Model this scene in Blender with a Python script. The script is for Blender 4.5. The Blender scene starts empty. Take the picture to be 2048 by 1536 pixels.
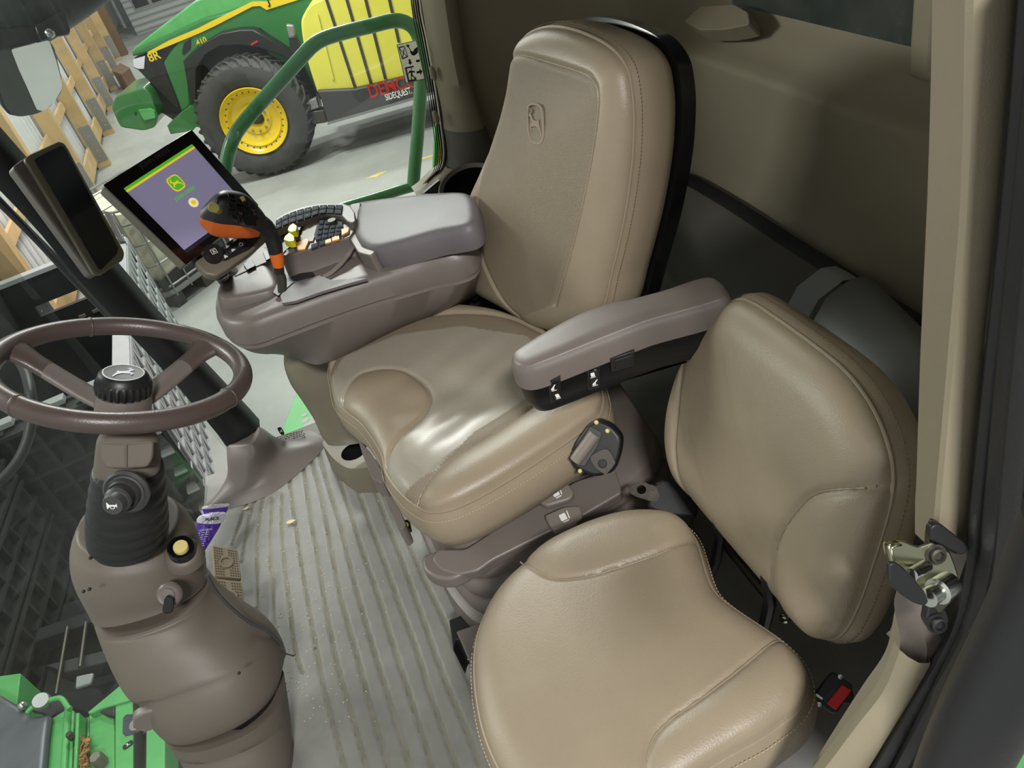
import bpy, bmesh, random
import numpy as np
from math import *
from mathutils import Vector, Matrix
from mathutils.geometry import tessellate_polygon
random.seed(7)
scn = bpy.context.scene
COL = scn.collection
V = Vector
# ------------------------------------------------------------------ camera frame
FOC = 1537.0; CX, CY = 1024.0, 768.0
NAD = (1645.0, 2800.0)                      # nadir vanishing point of the photograph
_n = (NAD[0]-CX, NAD[1]-CY); _L = hypot(*_n); _u = (_n[0]/_L, _n[1]/_L)
_h = (CX-_u[0]*FOC*FOC/_L, CY-_u[1]*FOC*FOC/_L)
_s = -240.0
_yv = (_h[0]+_u[1]*_s, _h[1]-_u[0]*_s)
_D = V((_n[0], _n[1], FOC)).normalized()
_Y = V((_yv[0]-CX, _yv[1]-CY, FOC)).normalized()
_U = -_D
_X = _Y.cross(_U)
CAM = V((0.0, 0.0, 1.38))
def wv(c):
    c = V(c); return V((c.dot(_X), c.dot(_Y), c.dot(_U)))
def ray(px, py): return wv(((px-CX)/FOC, (py-CY)/FOC, 1.0))
def PL(p, P, N):
    """the point of the plane (P, N) that a measured image position shows"""
    d = ray(*p); return CAM + d*((V(P)-CAM).dot(V(N))/d.dot(V(N)))
def PZ(p, z): return PL(p, (0,0,z), (0,0,1))
def PY(p, y): return PL(p, (0,y,0), (0,1,0))
def PX(p, x): return PL(p, (x,0,0), (1,0,0))
cam = bpy.data.cameras.new('camera'); camo = bpy.data.objects.new('camera', cam); COL.objects.link(camo)
cam.sensor_width = 36.0; cam.lens = 36.0*FOC/2048.0; cam.clip_start = 0.02; cam.clip_end = 200
_r, _up, _b = wv((1,0,0)), wv((0,-1,0)), -wv((0,0,1))
camo.matrix_world = Matrix(((_r.x,_up.x,_b.x,CAM.x),(_r.y,_up.y,_b.y,CAM.y),(_r.z,_up.z,_b.z,CAM.z),(0,0,0,1)))
scn.camera = camo
# ------------------------------------------------------------------ materials
def srgb(r, g, b):
    f = lambda c: (c/255/12.92) if c/255 <= .04045 else ((c/255+.055)/1.055)**2.4
    return (f(r), f(g), f(b), 1)
_mats = {}
def mat(name, rgb, rough=.5, metal=0., bump=0., scale=60., var=0., vscale=6., spec=.5, emit=None, coat=0., detail=2., dist=.002):
    if name in _mats: return _mats[name]
    m = bpy.data.materials.new(name); m.use_nodes = True; nt = m.node_tree; N = nt.nodes; L = nt.links
    b = N['Principled BSDF']; c = srgb(*rgb)
    b.inputs['Base Color'].default_value = c; b.inputs['Roughness'].default_value = rough
    b.inputs['Metallic'].default_value = metal; b.inputs['Specular IOR Level'].default_value = spec
    if coat: b.inputs['Coat Weight'].default_value = coat; b.inputs['Coat Roughness'].default_value = .1
    tc = N.new('ShaderNodeTexCoord')
    if var:
        nz = N.new('ShaderNodeTexNoise'); nz.inputs['Scale'].default_value = vscale; nz.inputs['Detail'].default_value = 5; nz.inputs['Roughness'].default_value = .62
        L.new(tc.outputs['Object'], nz.inputs['Vector'])
        mx = N.new('ShaderNodeMix'); mx.data_type = 'RGBA'; mx.blend_type = 'MIX'
        mx.inputs['A'].default_value = tuple(min(1, x*(1-var)) for x in c[:3])+(1,)
        mx.inputs['B'].default_value = tuple(min(1, x*(1+var)) for x in c[:3])+(1,)
        rp = N.new('ShaderNodeMapRange'); rp.inputs['From Min'].default_value = .3; rp.inputs['From Max'].default_value = .7
        L.new(nz.outputs['Fac'], rp.inputs['Value']); L.new(rp.outputs['Result'], mx.inputs['Factor'])
        L.new(mx.outputs['Result'], b.inputs['Base Color'])
    if bump:
        nb = N.new('ShaderNodeTexNoise'); nb.inputs['Scale'].default_value = scale; nb.inputs['Detail'].default_value = detail
        L.new(tc.outputs['Object'], nb.inputs['Vector'])
        bp = N.new('ShaderNodeBump'); bp.inputs['Strength'].default_value = bump; bp.inputs['Distance'].default_value = dist
        L.new(nb.outputs['Fac'], bp.inputs['Height']); L.new(bp.outputs['Normal'], b.inputs['Normal'])
    if emit:
        b.inputs['Emission Color'].default_value = srgb(*rgb); b.inputs['Emission Strength'].default_value = emit
    _mats[name] = m; return m
def dotted(name, rgb, rough, pitch, ang=0., strength=.6, hole=.75):
    """perforated fabric: a regular field of small pits"""
    m = bpy.data.materials.new(name); m.use_nodes = True; nt = m.node_tree; N = nt.nodes; L = nt.links
    b = N['Principled BSDF']; b.inputs['Roughness'].default_value = rough
    tc = N.new('ShaderNodeTexCoord'); mp = N.new('ShaderNodeMapping'); mp.inputs['Rotation'].default_value = (0,0,ang)
    mp.inputs['Scale'].default_value = (1/pitch,)*3
    L.new(tc.outputs['UV'], mp.inputs['Vector'])
    vo = N.new('ShaderNodeTexVoronoi'); vo.voronoi_dimensions = '2D'; vo.inputs['Randomness'].default_value = 0; vo.inputs['Scale'].default_value = 1
    L.new(mp.outputs['Vector'], vo.inputs['Vector'])
    mr = N.new('ShaderNodeMapRange'); mr.inputs['From Min'].default_value = .12; mr.inputs['From Max'].default_value = .42
    L.new(vo.outputs['Distance'], mr.inputs['Value'])
    bp = N.new('ShaderNodeBump'); bp.inputs['Strength'].default_value = strength; bp.inputs['Distance'].default_value = .0012
    L.new(mr.outputs['Result'], bp.inputs['Height']); L.new(bp.outputs['Normal'], b.inputs['Normal'])
    mx = N.new('ShaderNodeMix'); mx.data_type = 'RGBA'; c = srgb(*rgb)
    mx.inputs['A'].default_value = tuple(x*hole for x in c[:3])+(1,); mx.inputs['B'].default_value = c
    L.new(mr.outputs['Result'], mx.inputs['Factor']); L.new(mx.outputs['Result'], b.inputs['Base Color'])
    _mats[name] = m; return m
M = {}
M['leather'] = mat('tan leather', (146,132,112), .40, bump=.35, scale=420, var=.05, vscale=9, detail=3, dist=.0012)
M['perf'] = dotted('perforated tan fabric', (136,123,105), .5, .0031, .6)
M['perf_sheen'] = dotted('perforated fabric with painted sheen', (160,152,138), .24, .0031, .6, .5)  # lighter, glossier copy of the fabric: lamp sheen put into the material
M['thread'] = mat('tan thread', (186,168,138), .7)
M['threaddark'] = mat('brown thread', (112,92,68), .7)
M['taupe'] = mat('taupe grained plastic', (108,99,94), .42, bump=.25, scale=700, var=.04, dist=.0006)
M['taupelight'] = mat('pale taupe plastic', (122,113,104), .45, bump=.25, scale=700, var=.04, dist=.0006)
M['colbrown'] = mat('brown column plastic', (97,89,80), .52, bump=.3, scale=600, var=.05, dist=.0006)
M['colmatte'] = mat('matte brown column plastic', (95,87,78), .68, bump=.3, scale=600, var=.05, dist=.0006)
M['wheel'] = mat('brown wheel leather', (80,67,63), .36, bump=.3, scale=450, dist=.0008)
M['lid'] = mat('light grey padded lid', (100,95,97), .5, bump=.4, scale=500, dist=.0008)
M['olive'] = mat('olive grey plastic', (112,106,90), .45, bump=.25, scale=700, dist=.0006)
M['black'] = mat('black plastic', (26,26,28), .42, bump=.15, scale=600, dist=.0005)
M['blackgloss'] = mat('glossy black plastic', (14,14,16), .16)
M['rubber'] = mat('black rubber', (30,30,31), .5, bump=.3, scale=160, var=.1, vscale=20)
M['darkgrey'] = mat('dark grey plastic', (62,62,62), .5, bump=.2, scale=500, dist=.0006)
M['midgrey'] = mat('slate grey plastic', (60,64,72), .7)
M['beige'] = mat('beige moulded trim', (142,132,111), .62, bump=.25, scale=600, var=.04, dist=.0006)
M['shelf'] = mat('grey brown moulded shelf', (92,88,80), .55, bump=.25, scale=600, dist=.0006)
M['mat'] = mat('dusty rubber mat', (126,125,120), .55, bump=.3, scale=35, var=.10, vscale=16, detail=6)
M['dust'] = mat('pale dust in grooves', (120,117,105), .9, var=.22, vscale=14)
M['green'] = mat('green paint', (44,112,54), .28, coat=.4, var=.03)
M['greenl'] = mat('lightened green paint', (84,162,90), .5, coat=.1, var=.12, vscale=8)  # lighter green; carries the dusty-glass haze of the feeder housing in its colour
M['railgreen'] = mat('mid green rail paint', (66,134,80), .3, coat=.3)
M['capgrey'] = mat('satin grey cap', (150,154,156), .4); M['lidgrey'] = mat('grey storage lid', (104,106,104), .45)
M['yellow'] = mat('yellow paint', (228,196,20), .3, coat=.4)
M['tank'] = mat('yellow polyethylene', (226,218,84), .38, var=.03)
M['orange'] = mat('orange soft plastic', (214,100,24), .45, bump=.1, scale=600, dist=.0005)
M['tyre'] = mat('dusty tyre rubber', (62,62,60), .75, bump=.3, scale=20, var=.2, vscale=8)
M['steel'] = mat('bright zinc steel', (206,208,200), .2, 1.)
M['zinc'] = mat('yellow zinc steel', (190,190,160), .26, 1.)
M['darkmetal'] = mat('worn dark steel', (84,80,74), .38, .7, bump=.2, scale=90)
M['white'] = mat('white print', (232,232,228), .6)
M['sticker'] = mat('white vinyl sticker', (214,212,200), .5)
def vinyl(name, rgb):
    m = mat(name, rgb, .5); nt = m.node_tree; b = nt.nodes['Principled BSDF']; t = nt.nodes.new('ShaderNodeBsdfTranslucent'); t.inputs['Color'].default_value = srgb(*rgb)
    x = nt.nodes.new('ShaderNodeMixShader'); x.inputs[0].default_value = .55; nt.links.new(b.outputs[0], x.inputs[1]); nt.links.new(t.outputs[0], x.inputs[2]); nt.links.new(x.outputs[0], nt.nodes['Material Output'].inputs[0]); return m
M['sticker'] = vinyl('translucent white vinyl', (226,224,212))
M['ink'] = mat('black print', (22,22,22), .6)
M['red'] = mat('red plastic', (196,36,28), .45)
M['redprint'] = mat('red print', (178,40,30), .6)
M['purple'] = mat('purple foil', (92,60,168), .32, var=.12, vscale=40)
M['foil'] = mat('silver white foil', (214,212,224), .3)
M['galv'] = mat('galvanised steel', (150,152,150), .4, .6, var=.1)
M['concrete'] = mat('dusty concrete', (160,162,157), .8, bump=.2, scale=6, var=.14, vscale=1.3, detail=8, dist=.02)
M['timber'] = mat('yellow pine timber', (192,162,114), .7, var=.16, vscale=4, bump=.2, scale=30)
M['darktimber'] = mat('dark stained timber', (112,84,54), .7, var=.16, vscale=4)
M['sheet'] = mat('pale wall sheet', (206,208,208), .5, .1, var=.03)
M['poly'] = mat('milky polyethylene', (216,214,190), .5, var=.04)
M['binblack'] = mat('black bin plastic', (44,46,46), .5, var=.2, vscale=4)
M['bingrey'] = mat('grey bin plastic', (168,170,170), .5, var=.08, vscale=6)
M['darkglass'] = mat('dark window pane', (40,44,44), .12)
def screenmat(name, rgb, e):
    return mat(name, rgb, .25, emit=e)
M['yellowbtn'] = mat('olive yellow button', (166,154,80), .4)
M['cream'] = mat('cream button', (212,196,128), .45)
M['yellowkey'] = mat('bright yellow lever cap', (232,226,40), .4)
M['orangekey'] = mat('orange key', (226,158,70), .45)
M['keygrey'] = mat('blue grey key', (58,63,72), .75, spec=.2)
# ------------------------------------------------------------------ objects
def tag(o, label=None, cat=None, group=None, kind=None):
    if label: o['label'] = label
    if cat: o['category'] = cat
    if group: o['group'] = group
    if kind: o['kind'] = kind
    return o
def thing(name, label, cat, group=None):
    o = bpy.data.objects.new(name, None); COL.objects.link(o); o.empty_display_size = .05
    return tag(o, label, cat, group)
def link(name, me, mats, parent=None, smooth=40., bevel=0., seg=2, label=None, kind=None):
    for m in (mats if isinstance(mats, (list, tuple)) else [mats]):
        me.materials.append(M[m] if isinstance(m, str) else m)
    o = bpy.data.objects.new(name, me); COL.objects.link(o)
    if parent: o.parent = parent
    if smooth:
        for p in me.polygons: p.use_smooth = True
        me.set_sharp_from_angle(angle=radians(smooth))
    if bevel:
        b = o.modifiers.new('bevel', 'BEVEL'); b.width = bevel; b.segments = seg; b.limit_method = 'ANGLE'; b.angle_limit = radians(35)
        b.harden_normals = False
    if label: o['label'] = label
    if kind: o['kind'] = kind
    return o
class G:
    """collects shapes that make ONE part"""
    def __init__(s): s.v = []; s.f = []; s.m = []
    def add(s, vs, fs, mi=0):
        o = len(s.v); s.v += [tuple(v) for v in vs]; s.f += [tuple(i+o for i in f) for f in fs]; s.m += [mi]*len(fs); return s
    def box(s, c, sx, sy, sz, R=None, mi=0):
        c = V(c); vs = []
        for i in (-1,1):
            for j in (-1,1):
                for k in (-1,1):
                    p = V((i*sx/2, j*sy/2, k*sz/2))
                    vs.append(c + (R @ p if R else p))
        return s.add(vs, [(0,1,3,2),(4,6,7,5),(0,4,5,1),(2,3,7,6),(0,2,6,4),(1,5,7,3)], mi)
    def prism(s, pts, vec, mi=0, mi2=None):
        pts = [V(p) for p in pts]; vec = V(vec); n = len(pts)
        nr = sum((pts[i].cross(pts[(i+1)%n]) for i in range(n)), V((0,0,0)))
        if nr.dot(vec) > 0: pts = pts[::-1]
        vs = pts + [p+vec for p in pts]
        s.add(vs, [tuple(range(n))] , mi)
        o = len(s.v)-2*n
        s.f.append(tuple(o+n+i for i in range(n))[::-1]); s.m.append(mi)
        for i in range(n):
            j = (i+1) % n
            s.f.append((o+j, o+i, o+n+i, o+n+j)); s.m.append(mi if mi2 is None else mi2)
        return s
    def tube(s, pts, r, n=12, cap=True, closed=False, mi=0):
        pts = [V(p) for p in pts]; k = len(pts)
        rr = r if isinstance(r, (list, tuple)) else [r]*k
        t0 = (pts[1]-pts[0]).normalized(); a = t0.orthogonal().normalized(); rings = []
        for i in range(k):
            if closed: t = (pts[(i+1)%k]-pts[i-1]).normalized()
            else: t = (pts[min(i+1,k-1)]-pts[max(i-1,0)]).normalized()
            a = (a - t*a.dot(t)).normalized(); b = t.cross(a)
            rings.append([pts[i]+(a*cos(2*pi*j/n)+b*sin(2*pi*j/n))*rr[i] for j in range(n)])
        return s.loft(rings, cap=cap and not closed, closed=closed, mi=mi)
    def loft(s, rings, cap=True, closed=False, mi=0, mfun=None):
        n = len(rings[0]); o = len(s.v); vs = [p for r in rings for p in r]; fs = []; ms = []
        K = len(rings)
        for i in range(K if closed else K-1):
            i2 = (i+1) % K
            for j in range(n):
                j2 = (j+1) % n
                fs.append((i*n+j, i*n+j2, i2*n+j2, i2*n+j)); ms.append(mfun(i, j) if mfun else mi)
        if cap and not closed:
            fs.append(tuple(range(n))[::-1]); ms.append(ms[0]); fs.append(tuple((K-1)*n+j for j in range(n))); ms.append(ms[-1])
        s.v += [tuple(v) for v in vs]; s.f += [tuple(i+o for i in f) for f in fs]; s.m += ms
        return s
    def grid(s, rows, mi=0, mfun=None, flip=False):
        n = len(rows[0]); o = len(s.v); s.v += [tuple(p) for r in rows for p in r]
        for i in range(len(rows)-1):
            for j in range(n-1):
                f = (o+i*n+j, o+i*n+j+1, o+(i+1)*n+j+1, o+(i+1)*n+j)
                s.f.append(f[::-1] if flip else f); s.m.append(mfun(i, j) if mfun else mi)
        return s
    def lathe(s, prof, c, ax, n=40, mi=0, mfun=None, cap=True, x0=None):
        c = V(c); ax = V(ax).normalized(); a = (V(x0) - ax*V(x0).dot(ax)).normalized() if x0 else ax.orthogonal().normalized(); b = ax.cross(a)
        rings = [[c+ax*h+(a*cos(2*pi*j/n)+b*sin(2*pi*j/n))*max(r,1e-4) for j in range(n)] for r, h in prof]
        return s.loft(rings, cap=cap, mi=mi, mfun=mfun)
    def sphere(s, c, r, n=16, k=8, mi=0, sc=(1,1,1)):
        rings = []
        for i in range(k+1):
            ph = pi*(i/k); rr = max(sin(ph), 1e-3)
            rings.append([V(c)+V((cos(2*pi*j/n)*rr*r*sc[0], sin(2*pi*j/n)*rr*r*sc[1], -cos(ph)*r*sc[2])) for j in range(n)])
        return s.loft(rings, mi=mi)
    def mesh(s, name):
        me = bpy.data.meshes.new(name); me.from_pydata([tuple(v) for v in s.v], [], s.f)
        for p, m in zip(me.polygons, s.m): p.material_index = m
        bm = bmesh.new(); bm.from_mesh(me); bmesh.ops.recalc_face_normals(bm, faces=bm.faces); bm.to_mesh(me); bm.free()
        me.update(); return me
    def obj(s, name, mats, parent=None, **k):
        return link(name, s.mesh(name), mats, parent, **k)
def cr(pts, n, closed=False):
    """Catmull-Rom through points (any dimension), evenly resampled to n"""
    P = np.array([tuple(p) for p in pts], float); k = len(P); out = []
    seg = k if closed else k-1
    for i in range(seg):
        if closed: a, b, c, d = P[(i-1)%k], P[i], P[(i+1)%k], P[(i+2)%k]
        else: a, b, c, d = P[max(i-1,0)], P[i], P[i+1], P[min(i+2,k-1)]
        for t in np.linspace(0, 1, 16, endpoint=False):
            out.append(.5*((2*b)+(-a+c)*t+(2*a-5*b+4*c-d)*t*t+(-a+3*b-3*c+d)*t**3))
    out.append(P[0] if closed else P[-1]); out = np.array(out)
    d = np.r_[0, np.cumsum(np.linalg.norm(np.diff(out, axis=0), axis=1))]
    u = np.linspace(0, d[-1], n+1)[:-1] if closed else np.linspace(0, d[-1], n)
    return np.stack([np.interp(u, d, out[:,i]) for i in range(P.shape[1])], 1)
def crv(pts, n, closed=False): return [V(p) for p in cr(pts, n, closed)]
def inpoly(pts, poly):
    x, y = pts[:,0], pts[:,1]; c = np.zeros(len(pts), bool); n = len(poly)
    for i in range(n):
        x1, y1 = poly[i]; x2, y2 = poly[(i+1)%n]
        if y1 == y2: continue
        c ^= ((y1 > y) != (y2 > y)) & (x < (x2-x1)*(y-y1)/(y2-y1)+x1)
    return c
def pdist(pts, line, closed=False):
    L = np.array(line); A = L if closed else L[:-1]; B = np.roll(L, -1, 0) if closed else L[1:]
    best = np.full(len(pts), 1e9)
    for a, b in zip(A, B):
        ab = b-a; t = np.clip(((pts-a)@ab)/(ab@ab+1e-12), 0, 1)
        best = np.minimum(best, np.linalg.norm(pts-(a+t[:,None]*ab), axis=1))
    return best
class Plane:
    """a measured plane in the cab with its own 2-D coordinates"""
    def __init__(s, P, N, up=(0,0,1)):
        s.P = V(P); s.N = V(N).normalized(); s.e1 = (V(up)-s.N*V(up).dot(s.N)).normalized(); s.e2 = s.N.cross(s.e1)
    def at(s, p, h=0.): return PL(p, s.P+s.N*h, s.N)
    def uv(s, p):
        d = s.at(p)-s.P; return (d.dot(s.e1), d.dot(s.e2))
    def w(s, u, v, h=0.): return s.P+s.e1*u+s.e2*v+s.N*h
def fillet(pts, r, n=5):
    """round the corners of a closed 3-D outline"""
    out = []; k = len(pts)
    for i in range(k):
        a, b, c = V(pts[i-1]), V(pts[i]), V(pts[(i+1)%k])
        d1 = (a-b); d2 = (c-b); q = min(r, d1.length*.45, d2.length*.45)
        p1 = b+d1.normalized()*q; p2 = b+d2.normalized()*q
        for t in np.linspace(0, 1, n): out.append(p1*(1-t)**2+b*2*t*(1-t)+p2*t*t)
    return out
def slab(name, px, plane, h0, h1, mats, parent=None, r=0., bevel=.002, **k):
    """a solid plate whose outline is measured on a plane, from height h0 to h1 over it"""
    lo, hi = min(h0, h1), max(h0, h1); pts = [plane.at(p, hi) for p in px]
    if r: pts = fillet(pts, r)
    g = G().prism(pts, plane.N*(lo-hi)); return g.obj(name, mats, parent, bevel=bevel, **k)
def text(name, s, O, ux, uy, size, m, parent=None, ext=.0004, align='CENTER', bold=0., fit=None, kind=None):
    cu = bpy.data.curves.new(name, 'FONT'); cu.body = s; cu.size = 1; cu.align_x = align; cu.align_y = 'CENTER'; cu.extrude = 0; cu.offset = bold
    to = bpy.data.objects.new(name+'_tmp', cu); COL.objects.link(to); bpy.context.view_layer.update()
    me = bpy.data.meshes.new_from_object(to.evaluated_get(bpy.context.evaluated_depsgraph_get()))
    bpy.data.objects.remove(to); ux = V(ux).normalized(); uy = V(uy); uy = (uy-ux*uy.dot(ux)*0).normalized(); nz = ux.cross(uy).normalized()
    w = max(v.co.x for v in me.vertices)-min(v.co.x for v in me.vertices)
    sx = (fit/w) if fit else size
    for v in me.vertices: v.co = V(O)+ux*v.co.x*sx+uy*v.co.y*size+nz*ext
    return link(name, me, m, parent, smooth=0, kind=kind)
DEER = [(.97,.76),(.90,.84),(.86,.86),(.80,.80),(.72,.68),(.62,.62),(.44,.60),(.32,.60),(.25,.68),(.23,.60),(.24,.50),(.14,.30),(.03,.06),(.08,.04),
        (.20,.24),(.36,.38),(.50,.42),(.62,.40),(.78,.38),(.88,.33),(.78,.22),(.83,.20),(.95,.33),(.84,.46),(.76,.52),(.80,.62),(.88,.72),(.95,.72)]
ANT = [[(.86,.85),(.84,.94),(.88,1.02),(.83,.99),(.80,.86)],[(.84,.90),(.78,.98),(.74,1.04),(.76,.95),(.82,.86)],[(.82,.86),(.74,.90),(.68,.96),(.71,.88),(.80,.83)]]
def flat(g, polys, O, ux, uy, h=0., t=.0006, mi=0):
    """solid raised shapes drawn in the frame O, ux, uy"""
    O = V(O); ux = V(ux); uy = V(uy); nz = ux.cross(uy).normalized()
    for poly in polys:
        g.prism([O+ux*x+uy*y+nz*h for x, y in poly], nz*t, mi)
    return g
def circ(cx, cy, r, n=24, ry=None): return [(cx+r*cos(2*pi*i/n), cy+(ry or r)*sin(2*pi*i/n)) for i in range(n)]
def rrect(x0, y0, x1, y1, r, n=4):
    o = []
    for cx, cy, a in ((x1-r,y1-r,0),(x0+r,y1-r,90),(x0+r,y0+r,180),(x1-r,y0+r,270)):
        for i in range(n+1):
            t = radians(a+90*i/n); o.append((cx+r*cos(t), cy+r*sin(t)))
    return o
def ringpoly(outer, inner):
    return [[outer[i], outer[(i+1)%len(outer)], inner[(i+1)%len(outer)], inner[i]] for i in range(len(outer))]
def sweep(pairs, depth=1., n=36, power=2., sub=4, smoothk=True):
    """rings through measured left/right silhouette points; (pL, pR, y) with y the distance across the cab"""
    rings = []
    L = [PY(a, y) for a, b, y in pairs]; R = [PY(b, y) for a, b, y in pairs]
    if sub > 1:
        m = (len(pairs)-1)*sub+1
        def rs(P):
            P = np.array([tuple(p) for p in P]); out = []; k = len(P)
            for i in range(k-1):
                a, b, c, d = P[max(i-1,0)], P[i], P[i+1], P[min(i+2,k-1)]
                for t in np.linspace(0, 1, sub, endpoint=False):
                    out.append(V(.5*((2*b)+(-a+c)*t+(2*a-5*b+4*c-d)*t*t+(-a+3*b-3*c+d)*t**3)))
            out.append(V(P[-1])); return out
        L, R = rs(L), rs(R)
    K = len(L); C = [(l+r)/2 for l, r in zip(L, R)]
    for i in range(K):
        a = (R[i]-L[i])/2; t = C[min(i+1,K-1)]-C[max(i-1,0)]
        b = a.cross(t).normalized()*a.length*depth
        ring = []
        for j in range(n):
            q = 2*pi*j/n; cx, sx = cos(q), sin(q)
            e = 2/power
            ring.append(C[i]+a*(abs(cx)**e)*(1 if cx > 0 else -1)+b*(abs(sx)**e)*(1 if sx > 0 else -1))
        rings.append(ring)
    return rings
# ------------------------------------------------------------------ upholstery and moulded pads
def pillow(name, plane, outline, mats, parent=None, N=220, K=46, R=.03, H=.02, dome=.02, seams=(), regions=(), skirt=(), base=0, extra=None, smoothk=True, bottom=True, label=None, rot=None, sharp=70.):
    oc = cr([plane.uv(p) for p in outline], N, True) if smoothk else np.array([plane.uv(p) for p in outline])
    N = len(oc)
    area = .5*np.sum(oc[:,0]*np.roll(oc[:,1],-1)-np.roll(oc[:,0],-1)*oc[:,1])
    if area < 0: oc = oc[::-1]
    c = oc.mean(0)
    tg = np.roll(oc,-1,0)-np.roll(oc,1,0); tg /= np.linalg.norm(tg,axis=1)[:,None]+1e-9
    nrm = np.stack([tg[:,1], -tg[:,0]], 1)
    S = [(cr([plane.uv(p) for p in s[0]], 60, s[1]), s[1], s[2], s[3]) for s in seams]
    Rg = [(np.array([plane.uv(p) for p in r[0]]) if not r[4:] else cr([plane.uv(p) for p in r[0]], 80, True),)+tuple(r[1:4]) for r in regions]
    ts = [1-(1-k/K)**1.5 for k in range(1, K+1)]
    P2 = np.concatenate([c[None]] + [c+(oc-c)*t for t in ts])
    tt = np.concatenate([[0]]+[np.full(N, t) for t in ts])
    d = pdist(P2, oc, True); d[-N:] = 0
    h = H*np.sqrt(np.clip(1-(1-np.clip(d/R,0,1))**2, 0, 1)) + dome*(1-tt**2)
    for poly, mi, bl, rr in Rg:
        ins = inpoly(P2, poly); dd = pdist(P2, poly, True)
        h += np.where(ins, bl*(1-np.exp(-dd/rr)), 0)
    if extra is not None: h += extra(P2)
    for line, cl, dep, wd in S:
        h -= dep*np.exp(-(pdist(P2, line, cl)/wd)**2)
    verts = [plane.w(p[0], p[1], q) for p, q in zip(P2, h)]
    faces = [(0, 1+j, 1+(j+1)%N) for j in range(N)]
    for k in range(K-1):
        o = 1+k*N
        faces += [(o+j, o+N+j, o+N+(j+1)%N, o+(j+1)%N) for j in range(N)]
    fc = np.array([P2[list(f)].mean(0) for f in faces]); ms = np.full(len(faces), base)
    for poly, mi, bl, rr in Rg:
        if mi is not None: ms[inpoly(fc, poly)] = mi
    ms = list(ms); o = 1+(K-1)*N; uvs = [tuple(p) for p in P2]
    for (hh, out, mi) in skirt:
        q = oc+nrm*out; verts += [plane.w(p[0], p[1], hh) for p in q]; uvs += [(p[0]+hh, p[1]+hh) for p in q]; n0 = len(verts)-N
        faces += [(o+j, n0+j, n0+(j+1)%N, o+(j+1)%N) for j in range(N)]; ms += [mi]*N; o = n0
    if bottom: faces.append(tuple(o+j for j in range(N))[::-1]); ms.append(ms[-1])
    me = bpy.data.meshes.new(name); me.from_pydata([tuple(v) for v in verts], [], [tuple(int(i) for i in f) for f in faces])
    for p, m in zip(me.polygons, ms): p.material_index = int(m)
    uvl = me.uv_layers.new(name='uv'); U2 = np.array(uvs)
    li = np.empty(len(me.loops), int); me.loops.foreach_get('vertex_index', li); uvl.data.foreach_set('uv', U2[li].ravel())
    bm = bmesh.new(); bm.from_mesh(me); bmesh.ops.recalc_face_normals(bm, faces=bm.faces); bm.to_mesh(me); bm.free()
    ob = link(name, me, mats, parent, smooth=sharp, label=label)
    def height(px):                       # point of the finished surface above a measured position
        u = np.array(plane.uv(px)); i = int(np.argmin(((P2-u)**2).sum(1))); return plane.w(u[0], u[1], h[i])
    ob['_x'] = 0; del ob['_x']
    return ob, height, oc, nrm
def stitches(name, pts, n_len, gap, r, m, parent, up, lift=.0008):
    """a row of single thread stitches along a 3-D line"""
    pts = [V(p) for p in pts]; g = G(); acc = 0; L = [0]
    for a, b in zip(pts, pts[1:]): L.append(L[-1]+(b-a).length)
    def at(s):
        for i in range(len(pts)-1):
            if L[i+1] >= s: return pts[i].lerp(pts[i+1], (s-L[i])/max(L[i+1]-L[i], 1e-9))
        return pts[-1]
    s = 0
    while s+n_len < L[-1]:
        a, b = at(s)+up*lift, at(s+n_len)+up*lift
        g.tube([a, (a+b)/2+up*r*.6, b], r, n=5); s += n_len+gap
    return g.obj(name, m, parent, smooth=60)
def seamline(H, px, n=60): return [H(p) for p in cr(px, n)]

def RS(px): return [tuple(p) for p in cr(px, 60)]
# ================================================================== DRIVER SEAT
seat = thing('driver_seat', 'large tan leather suspension seat with high back, left armrest and perforated centre panels', 'seat')
A15, T15 = radians(15), radians(15)
PB = Plane((.3,1.25,.55), (-cos(A15)*cos(T15), -sin(A15)*cos(T15), sin(T15)))
PC = Plane((0,1.2,.49), (-.05,0,1), up=(1,0,0))
oc_px = [(661,722),(664,765),(673,803),(697,827),(722,846),(748,880),(766,915),(774,948),(800,985),(832,1012),(862,1024),(905,1018),(962,992),(1040,946),(1120,893),(1180,850),(1200,828),(1204,790),(1180,730),(1140,690),(1085,662),(1040,642),(980,626),(900,621),(820,636),(745,668),(692,697)]
s1 = [(690,815),(703,792),(725,770),(755,760),(786,757),(818,762),(843,774),(862,792),(869,810),(862,832),(848,852),(828,872),(806,892),(790,910),(778,930),(776,948)]
s2 = [(836,1014),(845,1004),(858,988),(877,966),(900,946),(928,925),(979,895),(1029,864),(1087,823),(1150,775)]
s3 = [(664,750),(690,720),(742,685),(809,660),(877,647),(962,643),(1029,651),(1090,680)]
reg_far = RS(s3)+[(1120,640),(1000,590),(850,590),(700,650),(640,720)]
reg_near = RS(s2)+[(1260,780),(1260,880),(1060,1010),(900,1080),(800,1060)]
reg_oval = RS(s1)+[(740,960),(690,900),(660,830)]
rs = np.random.RandomState(3)
def sag(P):
    u0 = np.array(PC.uv((905,800))); g = ((P-u0)**2).sum(1)
    w = .0022*np.sin(P[:,0]*52+P[:,1]*30+.6)*np.exp(-g/.010)+.0020*np.sin(P[:,0]*25-P[:,1]*62+1)*np.exp(-g/.02)
    return -.016*np.exp(-g/.02)+w
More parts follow.
